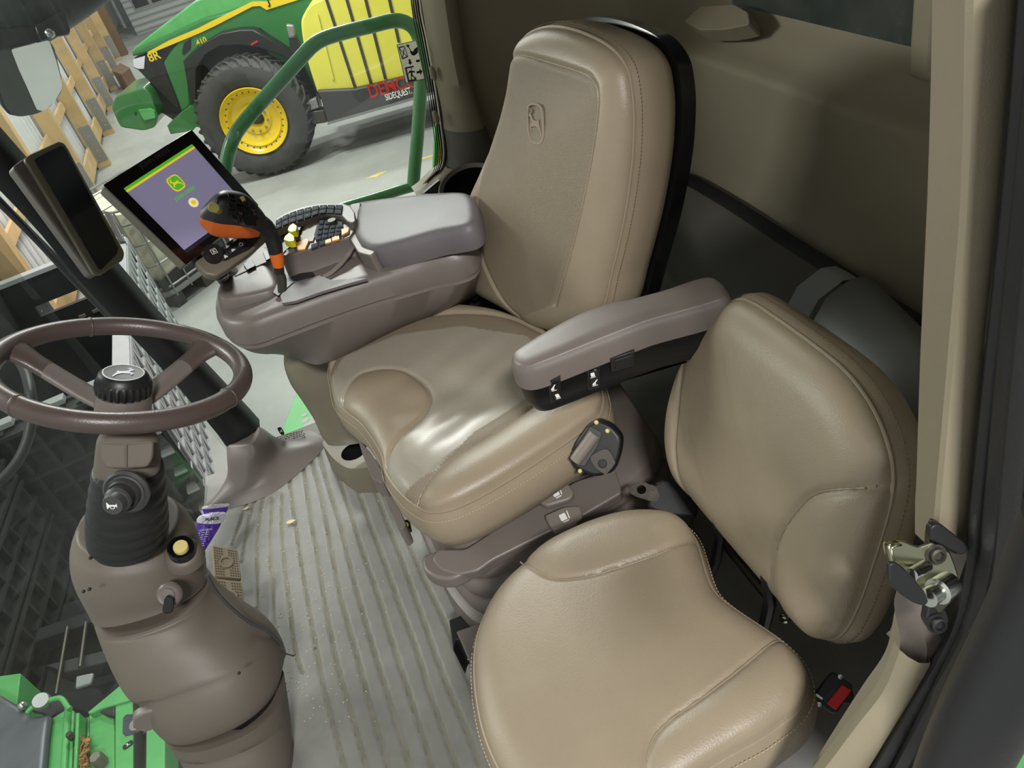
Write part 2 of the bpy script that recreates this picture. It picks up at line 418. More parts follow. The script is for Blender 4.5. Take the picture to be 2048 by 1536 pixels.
cush, Hc, occ, nrc = pillow('seat_cushion', PC, oc_px, ['leather','perf','perf_sheen'], seat, R=.05, H=.022, dome=.012,
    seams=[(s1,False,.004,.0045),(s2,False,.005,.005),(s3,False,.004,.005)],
    regions=[(reg_far,0,.014,.03),(reg_near,0,.016,.03),(reg_oval,0,.012,.03),([(640,790),(700,730),(800,690),(930,672),(1060,690),(1090,730),(1090,800),(960,880),(880,960),(800,1000),(760,900)],2,0,.05),(reg_oval,0,0,.03)], base=1, extra=sag, K=70, N=280,  # the seat-centre polygon takes the painted lamp sheen
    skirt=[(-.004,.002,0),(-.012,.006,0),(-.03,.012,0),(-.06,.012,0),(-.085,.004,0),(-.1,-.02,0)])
def border(plane, oc, nr, out, h, i0=0, i1=None, closed=True):
    q = oc+nr*out; return [plane.w(p[0], p[1], h) for p in q]
G().tube(border(PC, occ, nrc, .0, .0005)[::2], .0034, n=8, closed=True).obj('piping', 'leather', seat)
stitches('stitching', border(PC, occ, nrc, .011, -.0135), .0036, .0026, .0006, M['thread'], seat, V((0,0,1)), .0)
# backrest
ob_px = [(938,420),(934,470),(940,530),(957,582),(1005,612),(1085,655),(1150,655),(1200,625),(1222,545),(1246,440),(1262,330),(1266,240),(1262,180),(1250,132),(1215,92),(1150,62),(1095,56),(1052,74),(1036,110),(1026,170),(1008,240),(980,320),(954,378)]
bs = [(1060,630),(1030,592),(1002,525),(987,450),(987,383),(990,328),(1004,260),(1020,191),(1028,153),(1034,126),(1048,112),(1075,108),(1113,117),(1160,131),(1206,147),(1222,164),(1227,191),(1224,246),(1212,328),(1193,420),(1170,510),(1140,600)]
bs2 = [(1200,130),(1243,170),(1251,240),(1247,330),(1231,430),(1212,520),(1190,615)]
back, Hb, ocb, nrb = pillow('backrest', PB, ob_px, ['leather','perf'], seat, R=.045, H=.028, dome=.022, K=84, N=340,
    seams=[(bs,False,.005,.005)], regions=[(RS(bs),1,-.004,.02)],
    skirt=[(-.012,.006,0),(-.035,.010,0),(-.065,.008,0),(-.085,.002,0),(-.09,-.01,0)])
G().tube(border(PB, ocb, nrb, .001, -.001)[::2], .003, n=8, closed=True).obj('piping', 'leather', seat)
stitches('stitching', border(PB, ocb, nrb, .009, -.012), .0036, .0026, .0006, M['threaddark'], seat, PB.N, 0)
g = G(); q1 = ocb+nrb*.0; q2 = ocb+nrb*.012
g.loft([[PB.w(*p, -.088) for p in q1],[PB.w(*p, -.09) for p in q2],[PB.w(*p, -.12) for p in q2],[PB.w(*p, -.132) for p in q1*.96+q1.mean(0)*.04]])
g.obj('backrest_shell', 'blackgloss', seat, label='black plastic shell behind the backrest')
def cord(H, lines, par, up, r=.0013):
    for l in lines:
        q = [H(p)+up*.0006 for p in cr(l, 70)]; q = [V(p) for p in crv([q[0]]+[ (q[i-1]+q[i]*2+q[i+1])/4 for i in range(1, len(q)-1)]+[q[-1]], 70)]
        G().tube(q, r, n=6).obj('seam_cord', 'leather', par)
cord(Hc, (s1, s2, s3), seat, V((0,0,1))); cord(Hb, (bs+[bs[0]],) if False else (bs,), seat, PB.N)
# embossed emblem
def emblem(plane, H, c, right, up, mats, parent, w, hgt):
    O = H(c); ux = (PL(right, O, plane.N)-O).normalized(); uz = plane.N; uy = uz.cross(ux).normalized()
    if uy.dot(PL(up, O, plane.N)-O) < 0: uy = -uy
    return O, ux, uy
SH = [(-.42,.86),(-.2,1),(.2,1),(.42,.86),(.5,.4),(.5,-.4),(.42,-.8),(.22,-1),(-.22,-1),(-.42,-.8),(-.5,-.4),(-.5,.4)]
SH = [tuple(p) for p in cr(SH, 40, True)]
O, ux, uy = emblem(PB, Hb, (1110,242), (1140,256), (1104,200), None, seat, .04, .07)
sx, sy = .052, .034
g = G(); flat(g, ringpoly([(x*sx, y*sy) for x, y in SH], [(x*sx*.86, y*sy*.9) for x, y in SH]), O, ux, uy, .0005, .0022)
g.obj('emblem', 'leather', seat, label='embossed leaping deer emblem in a shield')
def deer(O, ux, uy, s, sy=None, flip=False, cx=.5, cy=.5):
    sy = sy or s; f = -1 if flip else 1
    return [[((x-cx)*s*f, (y-cy)*sy) for x, y in pl] for pl in [DEER]+ANT]
g = G(); flat(g, deer(O, ux, uy, .042, .050, flip=True), O, ux, uy, .0008, .0018); g.obj('emblem', 'leather', seat, label='embossed deer figure')
# armrest
PA = Plane((.2,.95,.735), (-.06,0,1), up=(1,0,0))
ar_px = [(1026,712),(1040,697),(1090,666),(1160,629),(1222,608),(1262,600),(1330,582),(1420,556),(1452,590),(1420,608),(1307,640),(1272,652),(1185,686),(1110,716),(1058,734),(1032,729)]
arm, Ha, oca, nra = pillow('armrest', PA, ar_px, ['taupe','black'], seat, R=.022, H=.006, dome=.002, K=24, N=160,
    skirt=[(-.004,.003,0),(-.012,.006,0),(-.038,.008,0),(-.039,.005,1),(-.07,.004,1),(-.092,-.004,1),(-.104,-.018,1)], label='taupe topped armrest with black lower shell')
# switches on the outer (near) side of the armrest
def side_frame(a, b, c, z_off, y):
    O = PY(a, y); return O
ys = None
for nm, q, kind in (('rocker_switch',[(1096,762),(1120,755),(1124,800),(1100,808)],1),('rocker_switch',[(1174,734),(1200,727),(1200,776),(1176,782)],2),('cover_plate',[(1220,718),(1270,702),(1268,733),(1223,746)],0)):
    # the armrest's near flank: vertical plane through its lower edge
    a = PL((1092,780), (0,0,.68), (0,0,1)); b = PL((1260,735), (0,0,.68), (0,0,1)); n = (b-a).cross(V((0,0,1))).normalized()
    if n.y > 0: n = -n
    pf = Plane(a, n)
    if kind == 1: pf = Plane(a+n*.0065, n+V((-.25,0,0)))
    frame = slab(nm, q, pf, -.006, .0025, 'black', seat, bevel=.001)
    if kind:
        m = [(sum(p[0] for p in q)/4, sum(p[1] for p in q)/4)]
        qi = [(m[0][0]+(x-m[0][0])*.68+1, m[0][1]+(y-m[0][1])*.72+3) for x, y in q]
        slab('rocker', qi, pf, .0025, .0055, 'blackgloss', frame, bevel=.001)
        O = pf.at(m[0], .0058)
        ex = (pf.at((m[0][0]+10,m[0][1]-3), .0058)-O).normalized(); ey = pf.N.cross(ex)
        g = G()
        for k, dy in ((0,.006),(1,-.010)):
            pl = [[(-.005,dy-.004),(.000,dy-.004),(.001,dy),(.005,dy+.004),(.004,dy+.005),(-.001,dy+.001),(-.004,dy-.001)]] if (kind+k) % 2 else [rrect(-.0035,dy-.004,.0025,dy+.003,.001)]
            pl += [[(-.005,dy-.006),(.003,dy-.006),(.003,dy-.005),(-.005,dy-.005)]]
            flat(g, pl, O, ex, ey, 0, .0003)
        g.obj('switch_symbol', 'white', frame, smooth=0)
    else:
        slab('cover', [(1230,721),(1266,710),(1264,729),(1232,740)], pf, .0025, .004, 'black', frame, bevel=.001)
# suspension housing under the cushion: rail panel, levers, bellows, base
def stack(name, loops, mats, parent=None, N=120, closed=True, **k):
    g = G(); rr = [crv([PZ(p, z) for p in px], N, True) for px, z in loops]
    for i in range(1, len(rr)):                       # align starting points
        rr[i] = rr[i] if (rr[i][0]-rr[0][0]).length < 1e9 else rr[i]
    g.loft(rr); return g.obj(name, mats, parent, **k)
def boxy(pts3, z0, z1, name, m, parent, r=.02, bevel=.006, **k):
    pts = fillet([V((p[0],p[1],z0)) for p in pts3], r); return G().prism(pts, (0,0,z1-z0)).obj(name, m, parent, bevel=bevel, seg=3, **k)
# seat pan (dark) right under the cushion
pan = [V((p.x,p.y,0)) for p in [PC.w(*q, -.1) for q in (occ-occ.mean(0))[::14]*.9+occ.mean(0)]]
G().prism([V((p.x,p.y,.385)) for p in pan], (0,0,.02)).obj('seat_pan', 'black', seat, bevel=.004)
rail = [(875,1098),(930,1098),(985,1062),(1060,1018),(1150,962),(1230,935),(1245,985),(1160,1035),(1075,1075),(985,1120),(955,1142),(915,1150),(880,1140),(862,1118)]
PRl = Plane(PZ((960,1100), .34), (-.05,-.25,1), up=(1,0,0))
rl = slab('side_rail_panel', rail, PRl, -.03, 0, 'taupe', seat, r=.008, bevel=.004, seg=3)
for px_, off in (([(1073,985),(1122,958),(1138,968),(1148,985),(1140,998),(1094,1012),(1078,1004)],.006),([(1088,1030),(1128,1012),(1160,1010),(1166,1032),(1150,1050),(1108,1062),(1098,1050)],.004)):
    lv = slab('adjuster_lever', px_, PRl, off, off+.016, 'taupelight', seat, r=.006, bevel=.004, seg=3)
    cxm = sum(p[0] for p in px_)/len(px_); cym = sum(p[1] for p in px_)/len(px_)-2
    O = PRl.at((cxm,cym), off+.0163); ex = (PRl.at((cxm+10,cym-5), off+.0163)-O).normalized(); ey = PRl.N.cross(ex)
    g = G(); flat(g, [rrect(-.008,-.007,.004,.007,.002),[(.006,-.008),(.008,-.008),(.010,.008),(.008,.008)],[(-.006,-.011),(.005,-.011),(.005,-.009),(-.006,-.009)]], O, ex, ey, 0, .0003)
    g.obj('seat_symbol', 'white', lv, smooth=0)
g = G()
foot = [PZ(p, .33) for p in [(842,1110),(880,1098),(925,1108),(948,1122),(938,1140),(905,1158),(870,1156),(845,1140)]]
G().prism(fillet(foot, .015), (0,0,-.03)).obj('front_cover', 'taupe', seat, bevel=.006, seg=3)
G().prism([PY(p, 1.64) for p in [(925,560),(985,575),(1075,650),(1100,720),(1000,740),(880,640)]], (0,.03,0)).obj('seat_gap_filler', 'black', seat, bevel=.005)  # black filler panel added to darken the gap behind the cushion
G().tube(crv([PY(p, 1.6) for p in [(948,600),(960,590),(962,604),(955,616)]], 12), .004, n=8).obj('cable', 'blackgloss', seat)
# bellows: folded loops from the rail to the base
bb = [V((-.115,1.47,0)), V((-.075,1.12,0)), V((-.045,1.02,0)), V((.25,1.0,0)), V((.38,1.06,0)), V((.40,1.5,0)), V((.1,1.58,0))]
def outl(o, z, pts=bb):
    c = sum(pts, V((0,0,0)))/len(pts); q = [p+(p-c).normalized()*o for p in pts]
    return [V((p.x,p.y,z)) for p in fillet(q, .06, 7)]
rings = []
for i in range(33):
    z = .33-.20*i/32; rings.append(outl(.028*(i/32)+.010*abs(sin(i*pi/8)), z))
G().loft(rings).obj('bellows', 'taupe', seat, smooth=80, label='folded taupe suspension bellows')
G().loft([outl(.03,.14),outl(.05,.13),outl(.055,.10),outl(.055,.06),outl(.04,.055)]).obj('seat_base', 'taupe', seat, smooth=50)
# front pocket steps below cushion front
for q, z in (([(716,878),(742,905),(770,955),(766,968),(744,956),(726,912)],.40),([(764,948),(776,975),(800,1020),(812,1050),(800,1060),(778,1020),(762,972)],.36)):
    p3 = [PZ(p, z) for p in q]; G().prism(fillet(p3, .008), (0,0,-.05)).obj('front_trim', 'taupe', seat, bevel=.004)
p3 = [PZ(p, .27) for p in [(800,1040),(818,1038),(822,1058),(806,1062)]]
G().prism(p3, (0,0,-.01)).obj('air_valve', 'blackgloss', seat, bevel=.002)
G().sphere(PZ((812,1050), .275), .006).obj('yellow_indicator', 'yellow', seat)

# seat belt retractor on the near side
rt = thing('seat_belt_retractor', 'black seat belt reel housing with pale roller and holed steel tongue beside the driver cushion', 'seat belt')
PR = Plane(PY((1190,900), .95), (-.35,-.75,.6))
g = G(); q = fillet([PR.at(p) for p in [(1176,850),(1192,838),(1222,850),(1244,875),(1240,910),(1228,945),(1190,955),(1152,940),(1137,918),(1150,885)]], .01)
g.prism(q, PR.N*-.045); g.obj('housing', 'black', rt, bevel=.006, seg=3)
g = G(); q = [PR.at(p, .003) for p in [(1181,852),(1206,866),(1196,893),(1168,936),(1141,922)]]; g.prism(fillet(q,.006), PR.N*-.01)
g.obj('webbing_guide', 'darkgrey', rt, bevel=.002)
g = G(); g.tube([PR.at((1190,868), .006), PR.at((1150,922), .006)], .011, n=16); g.obj('webbing_roller', 'taupelight', rt, label='pale tan belt roller')
tng = [(1193,905),(1215,898),(1231,922),(1229,928),(1213,948),(1208,946),(1190,932),(1182,915)]
def plate_with_hole(px_, hole, plane, h0, h1):
    out = [V(p) for p in crv([plane.at(p,0) for p in px_], 48, True)]; c = plane.at(hole[0]); r = hole[1]
    # ring between outline and hole, matched by angle
    def ang(p): d = p-c; return atan2(d.dot(plane.e2), d.dot(plane.e1))
    out.sort(key=ang); inn = [c+(plane.e1*cos(ang(p))+plane.e2*sin(ang(p)))*r for p in out]; n = len(out); g = G()
    T = [out, inn]; v = [p+plane.N*h0 for p in out]+[p+plane.N*h0 for p in inn]+[p+plane.N*h1 for p in out]+[p+plane.N*h1 for p in inn]; f = []
    for i in range(n):
        j = (i+1)%n; f += [(i,j,n+j,n+i),(2*n+i,3*n+i,3*n+j,2*n+j),(i,2*n+i,2*n+j,j),(n+i,n+j,3*n+j,3*n+i)]
    return g.add(v, f)
plate_with_hole(tng, ((1206,926),.008), PR, .004, .007).obj('belt_tongue', 'darkmetal', rt, label='worn steel belt tongue with round hole')
for p in ((1193,845),(1215,862),(1160,942)): G().sphere(PR.at(p, .003), .004, sc=(1,1,1)).obj('screw_cap', 'cream', rt)
# second (passenger) belt tongue lying in the gap
t2 = thing('seat_belt_tongue', 'steel hook shaped belt tongue with black webbing between the two seats', 'seat belt')
PT = Plane(PZ((1300,985), .40), (-.1,-.5,.85))
plate_with_hole([(1262,975),(1282,965),(1300,970),(1312,975),(1318,995),(1306,1003),(1285,998),(1268,992),(1260,984)], ((1283,980),.008), PT, 0, .003).obj('tongue_plate', 'darkmetal', t2)
G().prism(fillet([PT.at(p) for p in [(1305,968),(1330,955),(1400,985),(1395,1035),(1330,1030),(1292,1015)]], .012), PT.N*-.02).obj('webbing_boot', 'black', t2, bevel=.005)

# ================================================================== PASSENGER (BUDDY) SEAT
bud = thing('passenger_seat', 'smaller tan leather fold-down training seat with short back nearest the door', 'seat')
PQ = Plane((0,.65,.45), (0,0,1), up=(1,0,0))
bc_px = [(953,1290),(968,1240),(1000,1180),(1050,1130),(1115,1088),(1209,1048),(1271,1034),(1330,1036),(1368,1052),(1390,1080),(1402,1115),(1412,1150),(1428,1185),(1458,1213),(1520,1255),(1562,1285),(1594,1318),(1610,1350),(1612,1388),(1592,1424),(1556,1453),(1517,1480),(1458,1512),(1380,1560),(1290,1625),(1200,1690),(1120,1690),(1050,1620),(1000,1540),(970,1470),(955,1400),(950,1340)]
b1 = [(1040,1122),(1062,1142),(1084,1161),(1109,1177),(1146,1181),(1209,1171),(1302,1139),(1345,1118),(1405,1085)]
b2 = [(1566,1284),(1552,1294),(1540,1306),(1517,1330),(1459,1380),(1400,1424),(1345,1462),(1312,1498),(1298,1540),(1290,1600)]
bcu, Hq, ocq, nrq = pillow('seat_cushion', PQ, bc_px, ['leather'], bud, N=280, K=70, R=.045, H=.022, dome=.012,
    seams=[(b1,False,.004,.004),(b2,False,.004,.004)], regions=[(RS(b1)+[(1420,1000),(1150,1000),(1000,1110)],0,.016,.03),(RS(b2)+[(1250,1750),(1650,1500),(1680,1350)],0,.014,.03)],
    skirt=[(-.006,.003,0),(-.016,.008,0),(-.04,.013,0),(-.065,.010,0),(-.08,.0,0),(-.085,-.02,0)])
G().tube(border(PQ, ocq, nrq, .0, .0)[::2], .003, n=8, closed=True).obj('piping', 'leather', bud)
stitches('stitching', border(PQ, ocq, nrq, .009, -.012), .0034, .0026, .0006, M['thread'], bud, V((0,0,1)), 0)
stitches('stitching', [PQ.w(p[0],p[1],.011) for p in (ocq-nrq*.009)], .0034, .0026, .00055, M['threaddark'], bud, V((0,0,1)), .0005)
T20 = radians(22)
PD_ = Plane((.36,.65,.5), (-cos(T20),0,sin(T20)))
bb_px = [(1476,600),(1432,624),(1400,662),(1385,704),(1366,762),(1352,825),(1350,890),(1364,952),(1396,1000),(1444,1058),(1504,1128),(1564,1196),(1622,1258),(1656,1276),(1688,1262),(1718,1205),(1748,1118),(1780,1010),(1786,940),(1770,870),(1736,800),(1686,738),(1616,682),(1540,628),(1505,606)]
d1 = [(1800,972),(1760,973),(1723,974),(1690,978),(1665,990),(1640,1018),(1611,1062),(1591,1125),(1586,1175),(1590,1225),(1600,1245)]
d2 = [(1383,706),(1394,735),(1392,809),(1386,890),(1390,950),(1402,1010)]
bbk, Hd, ocd, nrd = pillow('backrest', PD_, bb_px, ['leather'], bud, N=260, K=60, R=.05, H=.026, dome=.018,
    seams=[(d1,False,.005,.004),(d2,False,.004,.005)], regions=[(RS(d1)+[(1640,1330),(1800,1250),(1860,1000)],0,.012,.025),(RS(d2)+[(1330,1000),(1320,800)],0,.008,.02)],
    skirt=[(-.004,.003,0),(-.016,.009,0),(-.034,.010,0),(-.05,.002,0),(-.055,-.01,0)])
G().tube(border(PD_, ocd, nrd, .0, .0)[::2], .003, n=8, closed=True).obj('piping', 'leather', bud)
stitches('stitching', border(PD_, ocd, nrd, .009, -.014), .0034, .0026, .0006, M['threaddark'], bud, PD_.N, 0)
stitches('stitching', [PD_.w(p[0],p[1],.013) for p in (ocd-nrd*.009)], .0034, .0026, .00055, M['threaddark'], bud, PD_.N, .0008)
cord(Hq, (b1[:-1], b2[:-1]), bud, V((0,0,1))); cord(Hd, (d1[1:-1], d2), bud, PD_.N)
# metalwork: backing plate, hinge rod, brackets, pedestal
g = G(); qa = (ocd-ocd.mean(0))*.9+ocd.mean(0); g.prism([PD_.w(*p, -.055) for p in qa[::6]], PD_.N*-.012); g.obj('back_panel', 'black', bud, bevel=.003)
P1, P2_ = PZ((1445,1082), .40), PZ((1545,1205), .40)
G().tube([P1, P2_], .007, n=12).obj('hinge_rod', 'darkmetal', bud)
for c, e in (((1440,1070),(1432,1120)),((1540,1205),(1530,1250))):
    a, b = PZ(c, .44), PZ(e, .36); G().tube([a+V((0,.004,.05)), a, b, b+V((-.03,0,-.06))], .009, n=8).obj('hinge_bracket', 'black', bud)
G().sphere(PZ((1570,1236), .40), .008).obj('bolt', 'steel', bud)
G().prism(fillet([V((x,y,0)) for x,y in ((-.02,.52),(.28,.52),(.28,.80),(-.02,.80))], .03), (0,0,.365)).obj('pedestal', 'shelf', bud, bevel=.01)
# dark slide bracket and side box visible in front of the pedestal
g = G(); g.prism([PZ(p, .10) for p in [(898,1240),(960,1215),(965,1250),(912,1280),(906,1300)]], (0,0,-.09)); g.obj('slide_bracket', 'black', bud, bevel=.002)
g = G(); g.prism([PZ(p, .12) for p in [(912,1262),(990,1235),(1010,1300),(985,1420),(950,1350)]], (0,0,-.11)); g.obj('side_box', 'taupe', bud, bevel=.003)
# buckle with the red button
bk = thing('seat_belt_buckle', 'black seat belt buckle with red release button beside the passenger cushion', 'buckle')
PK = Plane(PZ((1672,1380), .42), (-.25,-.45,.85))
hous = slab('housing', [(1622,1398),(1664,1342),(1706,1370),(1704,1382),(1672,1428),(1660,1426)], PK, -.03, 0, 'black', bk, r=.004, bevel=.002, seg=3)
slab('release_button', [(1653,1406),(1684,1369),(1704,1381),(1672,1421)], PK, .0, .002, 'red', bk, r=.002, bevel=.001)
slab('tongue_slot', [(1645,1400),(1677,1362),(1682,1366),(1650,1405)], PK, .0, .0006, 'blackgloss', bk, bevel=0)
slab('metal_edge', [(1631,1391),(1644,1400),(1646,1396),(1633,1387)], PK, .0, .001, 'steel', bk, bevel=0)
for p in ((1681,1354),(1638,1409)): G().lathe([(0,0),(.003,0),(.003,.001),(0,.0012)], PK.at(p), PK.N, n=12).obj('rivet', 'steel', bk)
G().tube([PK.at((1665,1385),-.02), PK.at((1690,1390),-.16)], .012, n=8).obj('webbing', 'black', bk)
# ================================================================== CAB SHELL
def struct(o): o['kind'] = 'structure'; return o
def glassmat(name, tint, dirt, rough=.0, dscale=3.):
    m = bpy.data.materials.new(name); m.use_nodes = True; nt = m.node_tree; N = nt.nodes; L = nt.links
    for n in list(N): N.remove(n)
    out = N.new('ShaderNodeOutputMaterial'); tr = N.new('ShaderNodeBsdfTransparent'); tr.inputs['Color'].default_value = tint
    gl = N.new('ShaderNodeBsdfGlossy'); gl.inputs['Roughness'].default_value = rough+.02
    lw = N.new('ShaderNodeLayerWeight'); lw.inputs['Blend'].default_value = .5
    pw = N.new('ShaderNodeMath'); pw.operation = 'POWER'; pw.inputs[1].default_value = 4.0; L.new(lw.outputs['Facing'], pw.inputs[0])
    ma = N.new('ShaderNodeMath'); ma.operation = 'MULTIPLY_ADD'; ma.inputs[1].default_value = .7; ma.inputs[2].default_value = .04; L.new(pw.outputs[0], ma.inputs[0])
    m1 = N.new('ShaderNodeMixShader'); L.new(ma.outputs[0], m1.inputs[0]); L.new(tr.outputs[0], m1.inputs[1]); L.new(gl.outputs[0], m1.inputs[2])
    df = N.new('ShaderNodeBsdfDiffuse'); df.inputs['Color'].default_value = (.55,.55,.5,1)
    tc = N.new('ShaderNodeTexCoord'); nz = N.new('ShaderNodeTexNoise'); nz.inputs['Scale'].default_value = dscale; nz.inputs['Detail'].default_value = 9; nz.inputs['Roughness'].default_value = .7
    L.new(tc.outputs['Object'], nz.inputs['Vector'])
    mr = N.new('ShaderNodeMapRange'); mr.inputs['From Min'].default_value = .35; mr.inputs['From Max'].default_value = .8; mr.inputs['To Min'].default_value = dirt*.3; mr.inputs['To Max'].default_value = dirt*2
    L.new(nz.outputs['Fac'], mr.inputs['Value'])
    m2 = N.new('ShaderNodeMixShader'); L.new(mr.outputs['Result'], m2.inputs[0]); L.new(m1.outputs[0], m2.inputs[1]); L.new(df.outputs[0], m2.inputs[2])
    L.new(m2.outputs[0], out.inputs[0]); M[name] = m; return m
glassmat('side glass', (.94,.97,.95,1), .012)
glassmat('front glass', (.64,.70,.66,1), .05, dscale=2.2)
glassmat('rear glass', (.16,.20,.19,1), .10, .1)
# floor mat with channels
x0, x1, y0, y1, st = -.735, .86, .36, 2.02, .0036
gr = [[(494,1004),(480,1046),(465,1089)],[(509,1001),(495,1060),(484,1124)],[(526,997),(517,1060),(514,1124),(515,1243)],[(545,994),(541,1060),(541,1113),(550,1250),(556,1290)],
 [(564,987),(563,1050),(567,1113),(578,1200),(591,1300),(604,1345)],[(578,940),(580,975),(590,1045),(600,1113),(615,1200),(633,1298),(655,1410),(689,1536)],
 [(600,900),(610,960),(622,1045),(633,1100),(649,1200),(677,1337),(706,1439),(733,1536)],[(615,880),(624,930),(640,985),(655,1060),(672,1150),(683,1200),(716,1317),(746,1432),(777,1536)],
 [(632,885),(643,930),(660,985),(680,1050),(700,1130),(719,1200),(753,1317),(821,1536)],[(672,940),(690,990),(712,1060),(735,1130),(760,1200),(780,1268),(824,1405),(865,1536)],
 [(700,940),(720,990),(745,1060),(770,1125),(796,1200),(836,1307),(865,1400),(914,1536)],[(735,940),(752,985),(775,1045),(800,1110),(833,1200),(885,1346),(926,1444),(963,1536)],
 [(800,1050),(845,1150),(890,1244),(934,1351),(1012,1536)]]
nx, ny = int((x1-x0)/st), int((y1-y0)/st); gx, gy = np.meshgrid(np.linspace(x0,x1,nx), np.linspace(y0,y1,ny)); PP = np.stack([gx.ravel(), gy.ravel()], 1)
dmin = np.full(len(PP), 1e9)
for l in gr:
    q = cr([PZ(p,0)[:2] for p in l]+([] if l[-1][1] < 1500 else [(PZ(l[-1],0)+(PZ(l[-1],0)-PZ(l[-2],0)).normalized()*.5)[:2]]), 30)
    dmin = np.minimum(dmin, pdist(PP, q))
wd = .0046; zz = -.0038*np.clip((wd+.0015-dmin)/.0015, 0, 1)
me = bpy.data.meshes.new('floor'); vs = np.column_stack([PP, zz]); ii = np.arange(nx*ny).reshape(ny, nx)
fs = np.stack([ii[:-1,:-1], ii[:-1,1:], ii[1:,1:], ii[1:,:-1]], -1).reshape(-1,4)
me.from_pydata(vs.tolist(), [], fs.tolist()); mi = (dmin[fs].mean(1) < wd).astype(int); me.polygons.foreach_set('material_index', mi)
fl = link('floor', me, ['mat','dust'], smooth=50); struct(fl)
G().box(((x0+x1)/2,(y0+y1)/2,-.06), x1-x0, y1-y0, .10).obj('trim_1', 'shelf')['kind'] = 'structure'
# rear wall, corner and rear side panel in one curved moulding, with the window let in
def wallpath():
    p = [(.30,2.06),(.36,2.03),(.5,2.02),(.66,2.0),(.78,1.93),(.85,1.80),(.865,1.6),(.865,1.3),(.865,1.0),(.865,.8),(.85,.7),(.83,.58),(.79,.50),(.74,.46)]
    return cr(p, 150)
wp = wallpath()
win = [PX(p, .94) for p in [(1490,20),(1847,132)]]           # lower corners of the rear window
zl, yl, yr = .895, PX((1490,20),.94).y, PX((1847,130),.94).y
zs = [.36,.5,.52,.56,.62,.68,.74,.79,.80,.81,.82,.83,.84,.85,.86,.87,.88,.8951,1.0,1.2,1.5,1.7]
def push(y, z, x):
    """recess around the window: a sloping sill and reveals"""
    if x < .8: return 0
    a = max(0, min(1, (z-.80)/.035)); a = a*a*(3-2*a)
    b = max(0, min(1, (y-.985)/.05)); b = b*b*(3-2*b)
    return a*b*.045+ .05*max(0,min(1,(z-.83)/.06))*b*a
rows = []
for z in zs:
    r = []
    for x, y in wp:
        zz_ = z; dx = push(y, z, x)
        r.append(V((x+dx+.015*sin((z-.5)*5)*(x > .8), y, zz_)))
    rows.append(r)
def wallm(i, j): return 0
keep = G(); base = len(keep.v); n = len(rows[0]); keep.v = [tuple(p) for r in rows for p in r]
for i in range(len(rows)-1):
    for j in range(n-1):
        ym = (wp[j][1]+wp[j+1][1])/2; xm = wp[j][0]
        if zs[i] >= .895 and xm > .8 and yr-.004 < ym < 1.74: continue
        keep.f.append((i*n+j, i*n+j+1, (i+1)*n+j+1, (i+1)*n+j)); keep.m.append(0)
wr = keep.obj('wall_rear', 'beige', smooth=60); struct(wr)
struct(G().box((.64,.305,.85), .44, .02, 1.7).obj('wall_left', 'beige'))
struct(G().box((.64,.275,.6), .48, .02, 2.6).obj('trim_17', 'rubber'))
# raised latch boss on the window sill
boss = [(1368,42),(1400,12),(1468,8),(1496,24),(1500,48),(1455,58),(1400,60)]
PBs = Plane(PX((1430,30), .915), (-.6,0,.8))
bo = slab('trim_2', boss, PBs, -.03, .012, 'beige', None, r=.01, bevel=.008, seg=3); struct(bo)
g = G(); g.prism([V((.975,1.75,.86)),V((.975,yr-.06,.86)),V((.975,yr-.06,1.6)),V((.975,1.75,1.6))], (.006,0,0)); struct(g.obj('window_3', 'rear glass'))
# vertical reveal at the window's right side
struct(G().box((.945,yr-.03,1.25), .08, .05, .74).obj('trim_3', 'beige', bevel=.008, seg=3))
# engine-side darkness behind the rear window: the grain tank wall
# dark joint, shelf and storage lid below the wall
sh = cr([(.40,2.0),(.6,1.99),(.76,1.92),(.83,1.80),(.845,1.6),(.845,1.3),(.845,.9),(.83,.6),(.78,.45),(.5,.38)], 60)
g = G(); top = [V((x,y,.515)) for x, y in sh]; inn = [V((x-(.012 if x > .6 else .0), y-(.012 if x <= .8 else 0), .508)) for x, y in sh]
g.grid([top, inn, [p+V((-.012,0,-.012)) for p in inn]]); struct(g.obj('trim_4', 'black', smooth=60))
lo = [p+V((-.012,0,-.012)) for p in inn]; g = G()
g.grid([lo, [p+V((-.06,-.0,-.06)) for p in lo], [V((p.x-.10, p.y-.0, .30)) for p in lo], [V((p.x-.13, p.y, -.02)) for p in lo]]); struct(g.obj('trim_5', 'shelf', smooth=60))
# storage box with grey lid under the rear window
sb = thing('storage_compartment', 'dark grey moulded storage box lid on the ledge behind the passenger seat', 'storage box')
def arcseg(pa, pb, w0, w1, name, m):
    g = G()
    A = crv([PX(p, .80) for p in pa], 24); 
    prof = [(0,.0),(-.02,.022),(-.05,.03),(-.10,.01),(-.14,-.05),(-.155,-.14)]
    g.grid([[a+V((dx,0,dz)) for a in A] for dx, dz in prof]); return g.obj(name, m, sb, smooth=60)
arcseg([(1690,545),(1712,556),(1735,570)], None, 0, 0, 'end_cap', 'capgrey')
arcseg([(1752,566),(1800,612),(1850,662),(1900,715),(1960,790),(2040,900)], None, 0, 0, 'lid', 'lidgrey')
